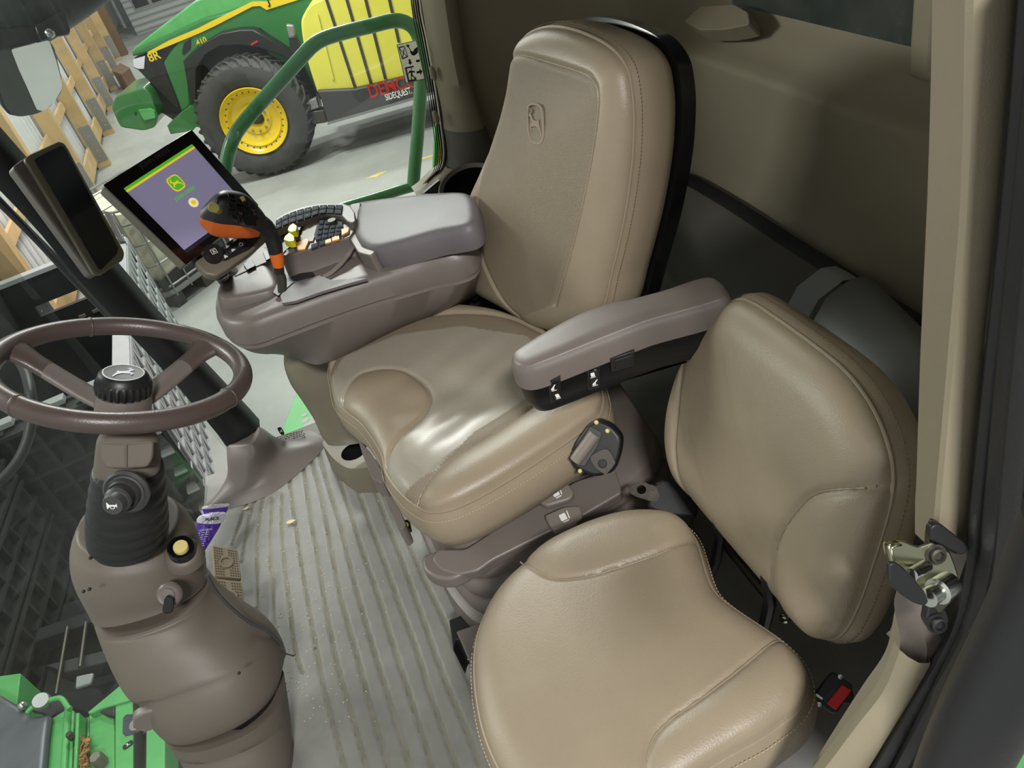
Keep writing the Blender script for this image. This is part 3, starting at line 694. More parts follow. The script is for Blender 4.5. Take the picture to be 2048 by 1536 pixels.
# right rear pillar (moulded, leaning)
def beam(name, pts, m, kind='structure', y=2.0, depth=.1, bevel=.01, label=None, parent=None, seg=3):
    g = G(); q = [PY(p, y) for p in pts]; g.prism(q, (0,depth,0)); o = g.obj(name, m, parent, bevel=bevel, seg=seg)
    if kind: o['kind'] = kind
    return o
def loftbeam(name, Lp, Rp, y, prof, m, n=24, kind='structure', ret=None):
    """a post between two measured edges; prof = (t across, depth) of its section"""
    A = crv([PY(p, y) for p in Lp], n); B = crv([PY(p, y) for p in Rp], n); g = G()
    rows = [[a.lerp(b, t)+V((0,d,0)) for a, b in zip(A, B)] for t, d in prof]
    if ret: rows = [[p+V(ret) for p in rows[0]]]+rows
    g.grid(rows); o = g.obj(name, m, smooth=50)
    if kind: o['kind'] = kind
    return o
pprof = [(0,.09),(0,.02),(.06,.0),(.2,-.025),(.5,-.04),(.8,-.03),(.95,-.0),(1,.05)]
loftbeam('trim_6', [(838,-90),(846,0),(868,130),(886,215),(892,262)], [(905,-90),(918,0),(938,130),(960,210),(975,250)], 1.97, pprof, 'beige')
loftbeam('trim_7', [(892,262),(897,290),(899,320),(896,340)], [(975,250),(985,275),(1000,300),(1010,330)], 1.97, pprof, 'shelf')
loftbeam('trim_8', [(896,338),(888,350),(872,362),(850,384),(835,395)], [(1010,330),(1005,350),(990,365),(960,380),(940,400)], 1.965, [(0,.09),(0,.01),(.1,-.01),(.5,-.03),(1,-.02)], 'beige')
# hollow of the rear corner (dark cup)
cp = thing('cup_recess', 'dark round storage cup with pale rim in the rear corner behind the console lid', 'cup holder')
O = PY((940,375), 1.84); g = G()
g.lathe([(.075,0),(.082,.004),(.078,.008),(.070,.0),(.066,-.10),(0,-.10)], O, (-.1,-.35,.93), n=36, cap=False, mfun=lambda i, j: 0 if i < 3 else 1); g.obj('rim', ['taupe','black'], cp)
G().prism([PY(p,1.96) for p in [(846,384),(877,358),(886,374),(876,386)]], (0,-.01,0)).obj('cover', 'darkgrey', cp)
# window knobs on the pillar seal
for px in ((866,147),(872,235)):
    o = G().sphere(PY(px, 1.965), .012, sc=(.7,.7,1.5)).obj('window_clip', 'beige'); tag(o, 'small beige clip on the side window edge, '+('upper' if px[1] < 200 else 'lower')+' of two', 'clip')
# side window with its seal
zb, zt = .05, 1.62
g = G(); q = [V((-.62,2.0,.0)),V((.17,2.0,.0)),V((.27,2.0,.62)),V((.335,2.0,1.2)),V((.36,2.0,1.62)),V((-.86,2.0,1.62))]
g.prism(q, (0,.005,0)); wg = g.obj('window_1', 'side glass', smooth=0); struct(wg)
seal = crv([PY(p, 2.0) for p in [(838,-60),(846,20),(858,80),(872,160),(884,240),(891,300),(886,335),(868,358),(846,384)]], 50)
G().tube(seal, .0045, n=8).obj('window_seal', 'rubber', wg)
# dotted frit along the rear edge of the glass
g = G()
for i in range(0, 300):
    t = i/300*.93; k = t*(len(seal)-1); a = seal[int(k)].lerp(seal[min(int(k)+1, len(seal)-1)], k-int(k))
    for c in range(4):
        O = a+V((-.010-.0055*c, -.001, 0)); r = .0021-.0003*c
        g.add([O+V((r*cos(q), 0, r*sin(q))) for q in [2*pi*j/6 for j in range(6)]], [tuple(range(6))])
g.obj('frit_dots', 'black', wg, smooth=0, kind='stuff')
# safety label on the glass
sd = thing('safety_sticker', 'white rectangular emergency exit sticker with hammer and running figure on the side window', 'sticker')
qs = [(793,89),(833,80),(850,157),(811,167)]; g = G(); P4 = [PY(p, 1.997) for p in qs]
o = g.prism(P4, (0,-.0004,0)).obj('sheet', 'sticker', sd, smooth=0)
ux, uy = (P4[1]-P4[0]), (P4[3]-P4[0]); uyn = -uy; O = P4[3]+V((0,-.0008,0))
def SP(polys, m, nm='print'):
    g = G()
    for pl in polys: g.prism([O+ux*x+uyn*y for x, y in pl], (0,-.0003,0))
    return g.obj(nm, m, sd, smooth=0)
bd = [(0,0),(1,0),(1,1),(0,1)]; bi = [(.03,.015),(.97,.015),(.97,.985),(.03,.985)]
SP(ringpoly(bd, bi), 'ink', 'border')
SP([[(.05,.93),(.35,.93),(.33,.90),(.08,.90)],[(.05,.93),(.09,.93),(.15,.62),(.11,.62)],[(.35,.93),(.38,.91),(.42,.64),(.38,.64)],[(.12,.64),(.40,.67),(.40,.64),(.12,.61)],[(.1,.9),(.37,.67),(.35,.65),(.08,.88)],[(.13,.66),(.33,.9),(.35,.88),(.16,.64)]], 'midgrey', 'window_symbol')
SP([[(.45,.95),(.58,.93),(.60,.90),(.56,.88),(.62,.80),(.58,.79),(.52,.87),(.47,.89)],[(.58,.80),(.70,.74),(.80,.80),(.97,.83),(.95,.70),(.84,.66),(.72,.64),(.62,.66),(.56,.74)]], 'ink', 'hammer_symbol')
SP([[(.40,.58),(.50,.58),(.50,.50),(.56,.50),(.45,.43),(.34,.50),(.40,.50)]], 'ink', 'arrow')
fr_ = [(.14,.40),(.58,.40),(.58,.36),(.22,.36),(.22,.06),(.50,.06),(.50,.10),(.58,.10),(.58,.02),(.14,.02)]
SP([fr_], 'ink', 'door_symbol')
SP([circ(.44,.33,.035,10,.02),[(.34,.30),(.50,.28),(.60,.24),(.58,.22),(.46,.24),(.44,.17),(.52,.12),(.50,.07),(.46,.07),(.47,.11),(.38,.15),(.36,.06),(.28,.06),(.32,.09),(.34,.17),(.38,.24),(.30,.24),(.24,.21),(.22,.23)]], 'ink', 'running_figure')
SP([[(.66,.24),(.82,.24),(.82,.30),(.96,.21),(.82,.12),(.82,.18),(.66,.18)]], 'ink', 'exit_arrow')
SP([rrect(.76,.46,.94,.52,.01)], 'ink', 'small_print')
# small notice at the bottom of the glass
sn = thing('window_notice', 'small black printed notice with deer logo at the foot of the side window', 'sticker')
O2 = PY((562,862), 1.997); ex = (PY((590,855), 1.997)-O2).normalized(); ez = V((0,0,1))
g = G(); flat(g, [[(x*.013,y*.015) for x, y in SH]], O2, ex, ez, 0, .0004); g.obj('logo', 'ink', sn, smooth=0)
g = G(); flat(g, deer(None, None, None, .010, .014), O2, ex, ez, .0006, .0004); g.obj('logo_deer', 'white', sn, smooth=0)
g = G(); rs = random.Random(4)
for k in range(9):
    x = -.020
    while x < .055:
        w_ = rs.uniform(.003,.009); g.prism([O2+ex*a+V((0,0,b)) for a, b in ((x,-.020-.0062*k),(x+w_,-.020-.0062*k),(x+w_,-.0172-.0062*k),(x,-.0172-.0062*k))], (0,-.0004,0)); x += w_+.0018
g.obj('lettering', 'ink', sn, smooth=0, kind='stuff')
# sill under the side window
struct(G().box((-.1,2.04,-.035), 1.1, .10, .08).obj('trim_9', 'shelf', bevel=.02, seg=3))
# front right corner post and its foot
def post(name, La, Ra, ya, yb, dep, m):
    A = [PY(p, y) for p, y in zip(La, ya)]; B = [PY(p, y) for p, y in zip(Ra, yb)]; A = crv(A, 20); B = crv(B, 20)
    g = G(); rings = []
    for a, b in zip(A, B):
        w_ = (b-a); nrm_ = V((0,dep,0)); rings.append([a+nrm_, a+nrm_*.3, a+w_*.08, a+w_*.3-nrm_*.15, a+w_*.7-nrm_*.15, a+w_*.92, b+nrm_*.3, b+nrm_])
    g.loft(rings); return g.obj(name, m, smooth=50)
struct(post('trim_10', [(-60,330),(60,452),(150,560),(225,640),(330,752),(440,882),(452,900)], [(-60,215),(60,350),(150,455),(230,543),(330,660),(505,845),(520,862)], [1.94]*7, [1.96]*7, .06, 'black'))
g = G(); lo_ = [([(452,886),(480,890),(503,886),(518,858),(500,848),(465,862)],.13),([(454,915),(490,920),(522,902),(538,872),(520,856),(478,868)],.10),([(453,955),(490,962),(530,935),(560,898),(556,876),(500,895)],.05),([(425,998),(470,992),(530,965),(585,920),(622,885),(560,880)],.022),([(405,1015),(470,1014),(540,988),(610,935),(650,885),(600,865)],.001)]
rr = [crv([PZ(p, z) for p in px], 60, True) for px, z in lo_]; K = len(rr); big = []
for j in range(60):
    big.append(crv([rr[i][j] for i in range(K)], 26))
g.loft([[big[j][i] for j in range(60)] for i in range(26)]); struct(g.obj('trim_11', 'taupe', smooth=70))
# windscreen: curved sheet in front of the wheel
def wsx(y, z):
    t = max(0, min(1, (y-.35)/1.65)); return -.725-.20*sin(pi*t)*min(1, max(0, z+.02)/.5)-.10*max(z, 0)
rows = [[V((wsx(y, z), y, z)) for y in np.linspace(.35, 1.97, 40)] for z in np.linspace(-.02, 1.6, 30)]
g = G(); g.grid(rows); ws = g.obj('window_2', 'front glass', smooth=60); struct(ws)
G().tube([V((wsx(y, -.01), y, -.01)) for y in np.linspace(.35, 1.97, 40)], .008, n=8).obj('window_seal', 'rubber', ws)
# second dark edge (outer seal and wiper) seen just outside the windscreen corner
o = post('trim_14', [(-60,360),(60,478),(130,553),(215,640)], [(-60,335),(60,458),(140,538),(232,630)], [2.1]*4, [2.1]*4, .01, 'black'); struct(o)
# roof and lining over the cab, door header
struct(G().prism(fillet([V((x,y,1.70)) for x,y in ((-1.02,.25),(.95,.25),(.95,2.1),(-1.02,2.1))], .15), (0,0,.14)).obj('ceiling', 'beige', bevel=.02))
# ---------------------------------------------------------------- door side: post, seals, striker
struct(loftbeam('trim_16', [(1936,-120),(1936,0),(1926,400),(1901,700),(1871,1040),(1868,1080),(1868,1160)], [(2046,-120),(2040,0),(2005,400),(1962,800),(1938,1050),(1932,1100),(1928,1160)], .335, [(0,.002),(.05,-.002),(.3,-.004),(.7,-.004),(.94,0),(1,.01),(1,.06)], 'beige', ret=(.03,.028,0)))
loftbeam('trim_12', [(1800,1170),(1788,1200),(1793,1240),(1800,1275),(1797,1330),(1793,1345)], [(1885,1170),(1873,1205),(1866,1232),(1878,1262),(1850,1335),(1840,1345)], .35, [(0,.0),(.1,-.008),(.3,-.02),(.7,-.02),(.95,0),(1,.02),(1,.05)], 'taupe', ret=(.03,.026,-.01))
loftbeam('trim_13', [(1800,1300),(1768,1380),(1715,1450),(1650,1536),(1590,1610)], [(1862,1300),(1840,1380),(1790,1450),(1730,1536),(1680,1610)], .34, [(0,.0),(.06,-.008),(.25,-.015),(.6,-.015),(.9,0),(1,.02),(1,.05)], 'beige', ret=(.02,.03,-.04))
def strip(name, Lp, Rp, y, m, bulge, parent=None, n=40):
    A = crv([PY(p, y) for p in Lp], n); B = crv([PY(p, y) for p in Rp], n); g = G()
    rows = []
    for t in np.linspace(0, 1, 9): rows.append([a.lerp(b, t)+V((0,-bulge*sin(pi*t)**.6,0)) for a, b in zip(A, B)])
    rows = [[p+V((.006,.008,0)) for p in rows[0]]]+rows+[[p+V((.03,.02,0)) for p in rows[-1]]]
    g.grid(rows); return g.obj(name, m, parent, smooth=50)
ds = thing('door_seal', 'black ribbed rubber door seal curving down the right edge of the doorway', 'door seal')
E0 = [(2044,-120),(2038,0),(2006,400),(1964,800),(1938,1060),(1930,1150),(1905,1260),(1840,1385),(1750,1536),(1700,1620)]
E1 = [(2080,-120),(2068,0),(2030,400),(1990,800),(1966,1060),(1955,1150),(1928,1260),(1870,1385),(1790,1536),(1740,1620)]
E2 = [(2120,-120),(2105,0),(2062,400),(2020,800),(1996,1060),(1985,1150),(1958,1260),(1905,1385),(1830,1536),(1780,1620)]
E3 = [(2170,-120),(2150,0),(2100,400),(2056,800),(2032,1060),(2020,1150),(1988,1270),(1935,1385),(1880,1536),(1830,1620)]
strip('sealing_lip', E0, E1, .318, 'rubber', .006, ds); strip('sealing_lip', E1, E2, .305, 'rubber', .012, ds); strip('outer_lip', E2, E3, .29, 'rubber', .008, ds)
dp = thing('grab_rail', 'thick black tubular grab rail outside the doorway at bottom right', 'grab rail')
rp = crv([PY(p, .12) for p in [(2160,1040),(2090,1200),(2035,1310),(1975,1420),(1920,1536),(1880,1640)]], 30); G().tube(rp, .016, n=20).obj('tube', 'black', dp)
g = G(); g.prism([PY(p, .20) for p in [(1996,1268),(2003,1262),(2004,1275),(1960,1370),(1935,1400),(1950,1360)]], (0,.01,0)); g.obj('flange', 'darkmetal', dp)
db = thing('door_step_panel', 'green painted body panel below the doorway at the bottom right corner', 'body panel')
G().prism([PY(p, .22) for p in [(2120,1340),(2048,1420),(2000,1500),(1960,1580),(2000,1680),(2200,1680),(2200,1340)]], (0,.03,0)).obj('panel', 'greenl', db, bevel=.004)
G().prism([PY(p, .28) for p in [(2200,900),(2060,1050),(2030,1150),(1990,1270),(1900,1420),(1840,1620),(2000,1800),(2300,1700)]], (0,.02,0)).obj('sill', 'black', db)
# striker
st_ = thing('door_striker', 'shiny zinc steel door striker bracket bolted to the door post', 'door striker')
PS = Plane(PY((1850,1140), .315), (-.10,-.85,.45))
def sl(nm, px, h0, h1, m, r=.003, bevel=.0012): return slab(nm, px, PS, h0, h1, m, st_, r=r, bevel=bevel)
sl('mounting_plate', [(1858,1062),(1868,1038),(1880,1046),(1936,1090),(1938,1108),(1920,1160),(1908,1200),(1878,1230),(1850,1190)], -.012, -.006, 'darkmetal')
sl('mounting_plate', [(1862,1052),(1880,1046),(1930,1085),(1936,1100),(1926,1112),(1862,1080)], -.006, .002, 'black')
base_ = [(1768,1088),(1776,1082),(1790,1080),(1811,1083),(1826,1090),(1838,1094),(1866,1084),(1884,1093),(1901,1105),(1910,1128),(1918,1152),(1914,1180),(1911,1196),(1885,1212),(1860,1200),(1820,1160),(1780,1125),(1770,1105)]
sl('striker_bracket', base_, -.004, -.001, 'zinc', r=.002)
# turned-down rim at the left edge
g = G(); e = [PS.at(p, -.001) for p in [(1790,1080),(1776,1082),(1768,1088),(1770,1105),(1776,1126),(1772,1155),(1790,1168)]]
g.grid([e, [p+PS.N*.010 for p in e]]); ob = g.obj('flange', 'zinc', st_); md = ob.modifiers.new('s', 'SOLIDIFY'); md.thickness = .0015
def pin(a, b, r1, r2, ha, hb, nm, m):
    A, B = PS.at(a, ha), PS.at(b, hb); g = G(); ax = (B-A); L_ = ax.length
    g.lathe([(0,0),(r1,0),(r1,L_*.55),(r2,L_*.58),(r2,L_),(0,L_)], A, ax, n=24); return g.obj(nm, m, st_)
pin((1852,1132), (1822,1150), .0052, .0052, 0, .014, 'striker_pin', 'steel')
pin((1898,1168), (1856,1196), .0105, .0075, 0, .014, 'striker_pin', 'steel')
sl('keeper_plate', [(1778,1128),(1790,1124),(1806,1134),(1830,1160),(1852,1186),(1858,1204),(1850,1213),(1830,1208),(1805,1192),(1778,1166)], .013, .018, 'black', r=.004)
for c, h in (((1871,1109),-.001),((1873,1247),-.006)):
    O = PS.at(c, h); g = G().lathe([(0,0),(.0085,0),(.0085,.001),(.0062,.001),(.006,.005),(.004,.0055),(.003,.003),(0,.003)], O, PS.N, n=24); g.obj('bolt', 'black' if c[1] > 1200 else 'darkmetal', st_)
sl('bracket_foot', [(1858,1208),(1890,1216),(1900,1240),(1886,1270),(1868,1268),(1852,1244)], -.016, -.007, 'black')
# ================================================================== STEERING WHEEL
sw = thing('steering_wheel', 'brown leather steering wheel with two spokes and black knurled hub cap', 'steering wheel')
WN = wv((.198,-.896,-.39)).normalized()
WC = CAM + ray(247,738)*1.268
ax1 = wv((.89,0,.45)); ax1 = (ax1-WN*ax1.dot(WN)).normalized(); ax2 = WN.cross(ax1)     # ax2 points away from the camera
if ax2.y < 0: ax2 = -ax2
RW, rw = .1865, .0160
def wp_(a, r=RW, h=0): return WC+ax1*cos(a)*r+ax2*sin(a)*r+WN*h
g = G()
g.loft([[WC+(ax1*cos(a)+ax2*sin(a))*(RW+cos(b)*rr_)+WN*sin(b)*rr_*1.05 for b in [2*pi*k/20 for k in range(20)]] for a, rr_ in [(2*pi*i/140, rw) for i in range(140)]], closed=True)
g.obj('rim', 'wheel', sw, smooth=80)
for a in (1.86, -.62, 2.9+1.0):                        # leather joints
    G().loft([[WC+(ax1*cos(a+da)+ax2*sin(a+da))*(RW+cos(b)*r_)+WN*sin(b)*r_*1.05 for b in [2*pi*k/20 for k in range(20)]] for da, r_ in ((-.012,.0160),(-.008,.0172),(0,.0174),(.008,.0172),(.012,.0160))]).obj('leather_joint', 'wheel', sw, smooth=80)
stitches('rim_stitching', [WC+(ax1*cos(a)+ax2*sin(a))*(RW-rw*.98)+WN*.006 for a in np.linspace(.15, 1.75, 60)], .003, .004, .0006, M['threaddark'], sw, WN, 0)
# hub sits below the rim plane
HB = WC-WN*.045
def spoke(a, tw):
    P = []; S = []
    e = ax1*cos(a)+ax2*sin(a); s_ = WN.cross(e)
    for t in np.linspace(0, 1, 14):
        r = .03+t*(RW-.035); h = -.047+.047*t**1.3; w_ = .024-.004*t+ (.016*(max(0,t-.72)/.28)**1.8); th = .010+.003*t
        c = WC+e*r+WN*(h-.022*(1-t))
        P.append([c+s_*w_*cos(q)*(1 if abs(cos(q)) < .99 else 1)+WN*th*sin(q) for q in [2*pi*k/18 for k in range(18)]])
    return P
A_R, A_L = atan2((PL((412,690), WC, WN)-WC).dot(ax2), (PL((412,690), WC, WN)-WC).dot(ax1)), atan2((PL((62,702), WC, WN)-WC).dot(ax2), (PL((62,702), WC, WN)-WC).dot(ax1))
for a in (A_R, A_L):
    rg = spoke(a, 0); G().loft(rg[:9]).obj('spoke', 'taupe', sw, smooth=60); G().loft(rg[8:]).obj('spoke_wrap', 'wheel', sw, smooth=60)
g = G(); g.lathe([(0,-.105),(.042,-.10),(.044,-.08),(.044,-.050),(.042,-.044),(0,-.040)], WC, WN, n=48); g.obj('hub', 'taupe', sw)
cap = G(); N_ = 96
def knr(j): return .0015 if (j % 4) in (0,1) else -.0012
rings = []
for r, h, kn in [(r_*.9, h_, k_) for r_, h_, k_ in ((.030,-.013,0),(.0455,-.012,1),(.0465,-.006,1),(.0465,.006,1),(.0455,.010,0),(.0445,.012,0),(.042,.020,0),(.036,.024,0),(.034,.0235,0),(.001,.0235,0))]:
    rings.append([WC+(ax1*cos(2*pi*j/N_)+ax2*sin(2*pi*j/N_))*(r+(knr(j)*1.3 if kn else 0))+WN*(h-.030) for j in range(N_)])
cap.loft(rings); hc = cap.obj('hub_cap', 'black', sw, smooth=40)
Oc = WC-WN*.0058
g = G(); flat(g, ringpoly(circ(0,0,.0315,48), circ(0,0,.0298,48)), Oc, ax1, ax2, -.0006, .0008); g.obj('emblem_ring', 'white', hc)
g = G(); flat(g, deer(None,None,None,.035,.034), Oc, ax1, ax2, -.0006, .0010); g.obj('deer_emblem', 'foil', hc, smooth=0)

# ================================================================== STEERING COLUMN
sc_ = thing('steering_column', 'brown moulded steering column with black rubber bellows, horn lever, key and cream button', 'steering column')
S = [((153,1062),(362,1034),1.20),((142,1092),(390,1064),1.20),((146,1140),(410,1118),1.19),((168,1188),(413,1146),1.18),((190,1226),(414,1160),1.17)]
rings = sweep(S, depth=.95, n=48, power=2.3)
top = rings[0]; c0 = sum(top, V())/len(top)
g = G(); g.loft([[c0+(p-c0)*.6-V((0,0,.004)) for p in top], [c0+(p-c0)*.9+V((0,0,.004)) for p in top], [c0+(p-c0)*.97+V((0,0,.003)) for p in top]]+rings, mfun=lambda i, j: 0); g.obj('upper_housing', 'colbrown', sc_, smooth=50)
S2 = [((192,1230),(418,1160),1.17),((199,1248),(434,1178),1.165),((214,1284),(470,1206),1.15),((235,1326),(512,1234),1.13),((258,1364),(546,1264),1.11),((280,1394),(564,1294),1.09),((302,1418),(568,1322),1.07),((326,1441),(560,1352),1.06)]
g = G(); g.loft(sweep(S2, depth=.95, n=48, power=2.3)); g.obj('lower_housing', 'colbrown', sc_, smooth=80)
S3 = [((338,1436),(552,1350),1.05),((340,1450),(556,1376),1.05)]
G().loft(sweep(S3, depth=.9, n=40)).obj('joint_gap', 'black', sc_)
S4 = [((330,1447),(570,1366),1.045),((352,1488),(578,1420),1.03),((375,1536),(583,1470),1.0),((392,1590),(588,1530),.98),((402,1640),(592,1590),.96)]
G().loft(sweep(S4, depth=.95, n=48, power=2.3)).obj('base_boot', 'colbrown', sc_, smooth=60)
# bellows
bp_ = []
base_p = [((184,940),(328,932),1.10),((177,985),(332,975),1.105),((172,1025),(335,1012),1.11),((171,1058),(337,1042),1.115),((174,1082),(335,1066),1.12),((186,1098),(322,1084),1.12)]
rb = sweep(base_p, depth=.98, n=44, sub=10); out = []
for i, r in enumerate(rb):
    c = sum(r, V())/len(r); k = 1+.045*(abs(sin(i*pi/6))-.5); out.append([c+(p-c)*k for p in r])
G().loft(out).obj('bellows', 'rubber', sc_, smooth=80)
# tilt head cover
H_ = [((214,872),(300,870),1.12),((196,876),(317,872),1.115),((191,900),(319,892),1.11),((187,945),(322,935),1.10),((189,985),(319,975),1.095),((201,1015),(309,1008),1.09),((222,1036),(291,1032),1.085),((245,1046),(270,1045),1.082)]
G().loft(sweep(H_, depth=.62, n=44, power=2.5)).obj('tilt_cover', 'colmatte', sc_, smooth=60)
PH = Plane(PY((250,960), 1.03), (.25,-.75,.45))
slab('tilt_panel', [(201,884),(252,888),(308,882),(306,915),(296,934),(250,938),(210,936),(200,915)], PH, -.012, .0005, 'colmatte', sc_, r=.006, bevel=.003, seg=3)
G().tube([PH.at((252,889), .001), PH.at((252,934), .001)], .0022, n=8).obj('ridge', 'colmatte', sc_)
# horn lever
O = PH.at((252,984), .0); HA = (wv((.02,.32,-.95))).normalized()
hl = G().lathe([(0,-.01),(.034,-.006),(.035,.0),(.031,.004),(.027,.001),(.024,.002),(.023,.010),(.0215,.014),(.019,.011),(.0185,.022),(.020,.026),(.0185,.030),(.0165,.032),(.016,.040),(.0145,.044),(0,.044)], O, HA, n=44).obj('horn_lever', 'darkgrey', sc_, smooth=30)
O3 = O+HA*.0442; hx = (wv((1,0,0))-HA*wv((1,0,0)).dot(HA)).normalized(); hy = HA.cross(hx)
g = G(); flat(g, [[(-.008,-.005),(-.007,-.005),(-.004,-.0015),(.006,-.0015),(.006,-.003),(.007,-.003),(.007,.003),(.006,.003),(.006,.0012),(-.004,.0012),(-.007,.005),(-.008,.005)]]+ringpoly(circ(0,-.003,.0036,16,.0025), circ(0,-.003,.0026,16,.0016)), O3, hx, hy, 0, .0004); g.obj('horn_symbol', 'white', hl, smooth=0)
# cream push button in a dark collar
O = PY((364,1100), 1.085); BA = wv((.15,-.62,-.78)).normalized()
g = G(); g.lathe([(0,-.03),(.034,-.028),(.030,-.012),(.024,-.006)], O, BA, n=36); g.obj('button_boss', 'colbrown', sc_, smooth=60)
kb = G().lathe([(0,-.012),(.0225,-.012),(.0225,.010),(.021,.013),(.017,.013),(.0165,.006),(0,.006)], O, BA, n=36).obj('button_collar', 'blackgloss', sc_, smooth=40)
G().lathe([(0,.004),(.0125,.004),(.0125,.0135),(.0115,.0155),(0,.016)], O, BA, n=30).obj('cream_button', 'cream', kb, smooth=40)
# ignition key
O = PY((334,1192), 1.045); KA = wv((.0,.05,-1)).normalized()
G().lathe([(0,-.02),(.022,-.012),(.021,-.004),(.017,-.001),(.013,-.002),(.012,.0),(.006,.001),(0,.001)], O, KA, n=36).obj('key_switch', 'taupe', sc_, smooth=50)
PKy = Plane(O+KA*.012, wv((.35,-.1,-.93)))
slab('ignition_key', [(329,1196),(337,1190),(347,1196),(349,1212),(344,1226),(330,1229),(324,1222),(327,1208)], PKy, -.003, .004, 'blackgloss', sc_, r=.003, bevel=.0015, seg=3)
# curved seam line and small screws
for c, y in (((181,1116),1.06),((179,1178),1.06),((167,1183),1.10),((478,1346),.96)): G().sphere(PY(c, y-.015), .003).obj('screw', 'black', sc_)
# black edging strip along the right flank and thin pedal wire
fl_ = [PY(p, 1.09) for p in [(414,1150),(430,1180),(462,1215),(500,1245),(535,1262),(562,1288)]]
G().tube(crv(fl_, 30), .0035, n=8).obj('edge_strip', 'darkgrey', sc_)
G().tube([PY((562,1305),1.06), PY((588,1312),1.06), PY((590,1309),1.055)], .0014, n=8).obj('wire', 'darkmetal', sc_)
# support rod with clamp arm
G().tube([PY((277,1345),1.13), PY((280,1440),1.11), PY((279,1640),1.06)], .0122, n=20).obj('support_rod', 'darkmetal', sc_)
g = G(); g.prism(fillet([PY(p, 1.0) for p in [(264,1440),(275,1432),(312,1418),(345,1420),(335,1445),(308,1460),(290,1466),(268,1460)]], .008), (0,.02,0)); g.obj('clamp_arm', 'taupe', sc_, bevel=.004, seg=3)
G().lathe([(0.008,0),(.0155,0),(.0155,.022),(.008,.022)], PY((279,1452),1.11)-V((0,0,.011)), (0,0,1), n=24).obj('clamp_ring', 'taupe', sc_)

# ================================================================== PEDALS
def pedal(px, label):
    PP_ = Plane(PZ((470,1160), .07), (.45,-.25,.85)); t = thing('brake_pedal', label, 'pedal', 'brake pedals')
    slab('pad', px, PP_, -.014, 0, 'pedalpad', t, r=.006, bevel=.003, seg=3)
    a, b, c, d = [V(PP_.at(p, 0)) for p in (px[0], px[1], px[2], px[3])]
    g = G()
    for i in range(10):
        for j in range(11):
            u, v = (i+1)/11, (j+1)/12
            if .28 < u < .72 and .25 < v < .75 : continue
            if abs(u-.5) < .10: continue
            c0 = a.lerp(b, u).lerp(d.lerp(c, u), v); s = .0016; e1 = (b-a).normalized()*s; e2 = (d-a).normalized()*s
            g.prism([c0-e1-e2, c0+e1-e2, c0+e1+e2, c0-e1+e2], PP_.N*.0008)
    g.obj('grip_dots', 'peddot', t, smooth=0, kind='stuff')
    m = (a+b+c+d)/4; e1 = (b-a).normalized(); e2 = PP_.N.cross(e1)
    g = G(); flat(g, ringpoly(circ(0,0,.016,30,.016), circ(0,0,.0125,30,.0125)), m, e1, e2, 0, .0018); g.obj('raised_ring', 'pedalpad', t)
    foot_ = m-PP_.N*.012
    G().tube([foot_, V((foot_.x-.04, foot_.y-.02, .006))], .009, n=10).obj('pedal_arm', 'darkmetal', t)
M['pedalpad'] = mat('tan pedal rubber', (148,134,112), .6, bump=.2, scale=200); M['peddot'] = mat('pedal tread dots', (84,74,62), .7)
pedal([(424,1090),(475,1099),(483,1158),(428,1152)], 'tan ribbed brake pedal pad, the farther of the pair beside the column')
pedal([(428,1157),(483,1163),(492,1232),(440,1226)], 'tan ribbed brake pedal pad, the nearer of the pair beside the column')

# ================================================================== SIDE CONSOLE
cs = thing('armrest_console', 'long taupe right-hand control console with padded grey lid and button panels', 'console')
L3 = [(429,612),(434,634),(448,646),(466,652),(500,650),(560,628),(640,598),(735,566),(840,535),(938,506),(948,440),(946,392),(880,388),(760,400),(700,412),(640,436),(590,462),(545,490),(500,512),(462,545),(438,575)]
TOPL = [PZ(p, .685) for p in L3]; cL = sum(TOPL, V())/len(TOPL)
def lv(o, z, n=140):
    return [V((p.x,p.y,z)) for p in [q+(q-cL).normalized()*o for q in crv(TOPL, n, True)]]
BOT = [PZ(p, .50) for p in [(474,664),(490,682),(520,690),(570,706),(620,727),(650,727),(700,706),(780,664),(860,630),(950,590),(975,540),(970,470),(900,478),(800,505),(740,525),(680,548),(630,570),(590,590),(540,610),(500,632),(480,648)]]
bt = crv(BOT, 140, True)
g = G(); g.loft([lv(-.03,.694), lv(-.012,.692), lv(-.003,.685), lv(.002,.672), lv(.003,.640), lv(-.001,.636), lv(-.001,.632), lv(.0,.628),
   [a.lerp(b, .35) for a, b in zip(lv(-.004,.60), bt)], [a.lerp(b, .8) for a, b in zip(lv(-.004,.55), bt)], bt, [p+V((0,0,-.01))+(sum(bt,V())/140-p)*.08 for p in bt]], mfun=lambda i, j: 0)
g.obj('body', 'taupe', cs, smooth=38)
# panel joint line on the flank
ln = crv([(500,664),(560,650),(640,626),(690,609),(712,606),(740,612),(815,632)], 40)
# padded lid
PLd = Plane(PZ((820,440), .745), (-.10,0,1), up=(1,0,0))
pillow('padded_lid', PLd, [(722,414),(760,402),(820,395),(880,391),(934,389),(950,420),(940,452),(870,468),(800,488),(752,498),(728,492),(712,470),(714,438)], ['lid'], cs, R=.015, H=.006, dome=.003, K=20, N=120,
    skirt=[(-.003,.003,0),(-.01,.006,0),(-.03,.008,0),(-.05,.004,0)])
slab('lid_surround', [(700,408),(722,404),(715,440),(713,470),(726,494),(752,502),(740,512),(715,505),(700,480),(695,440)], PLd, -.045, .0, 'taupe', cs, r=.01, bevel=.004, seg=3)
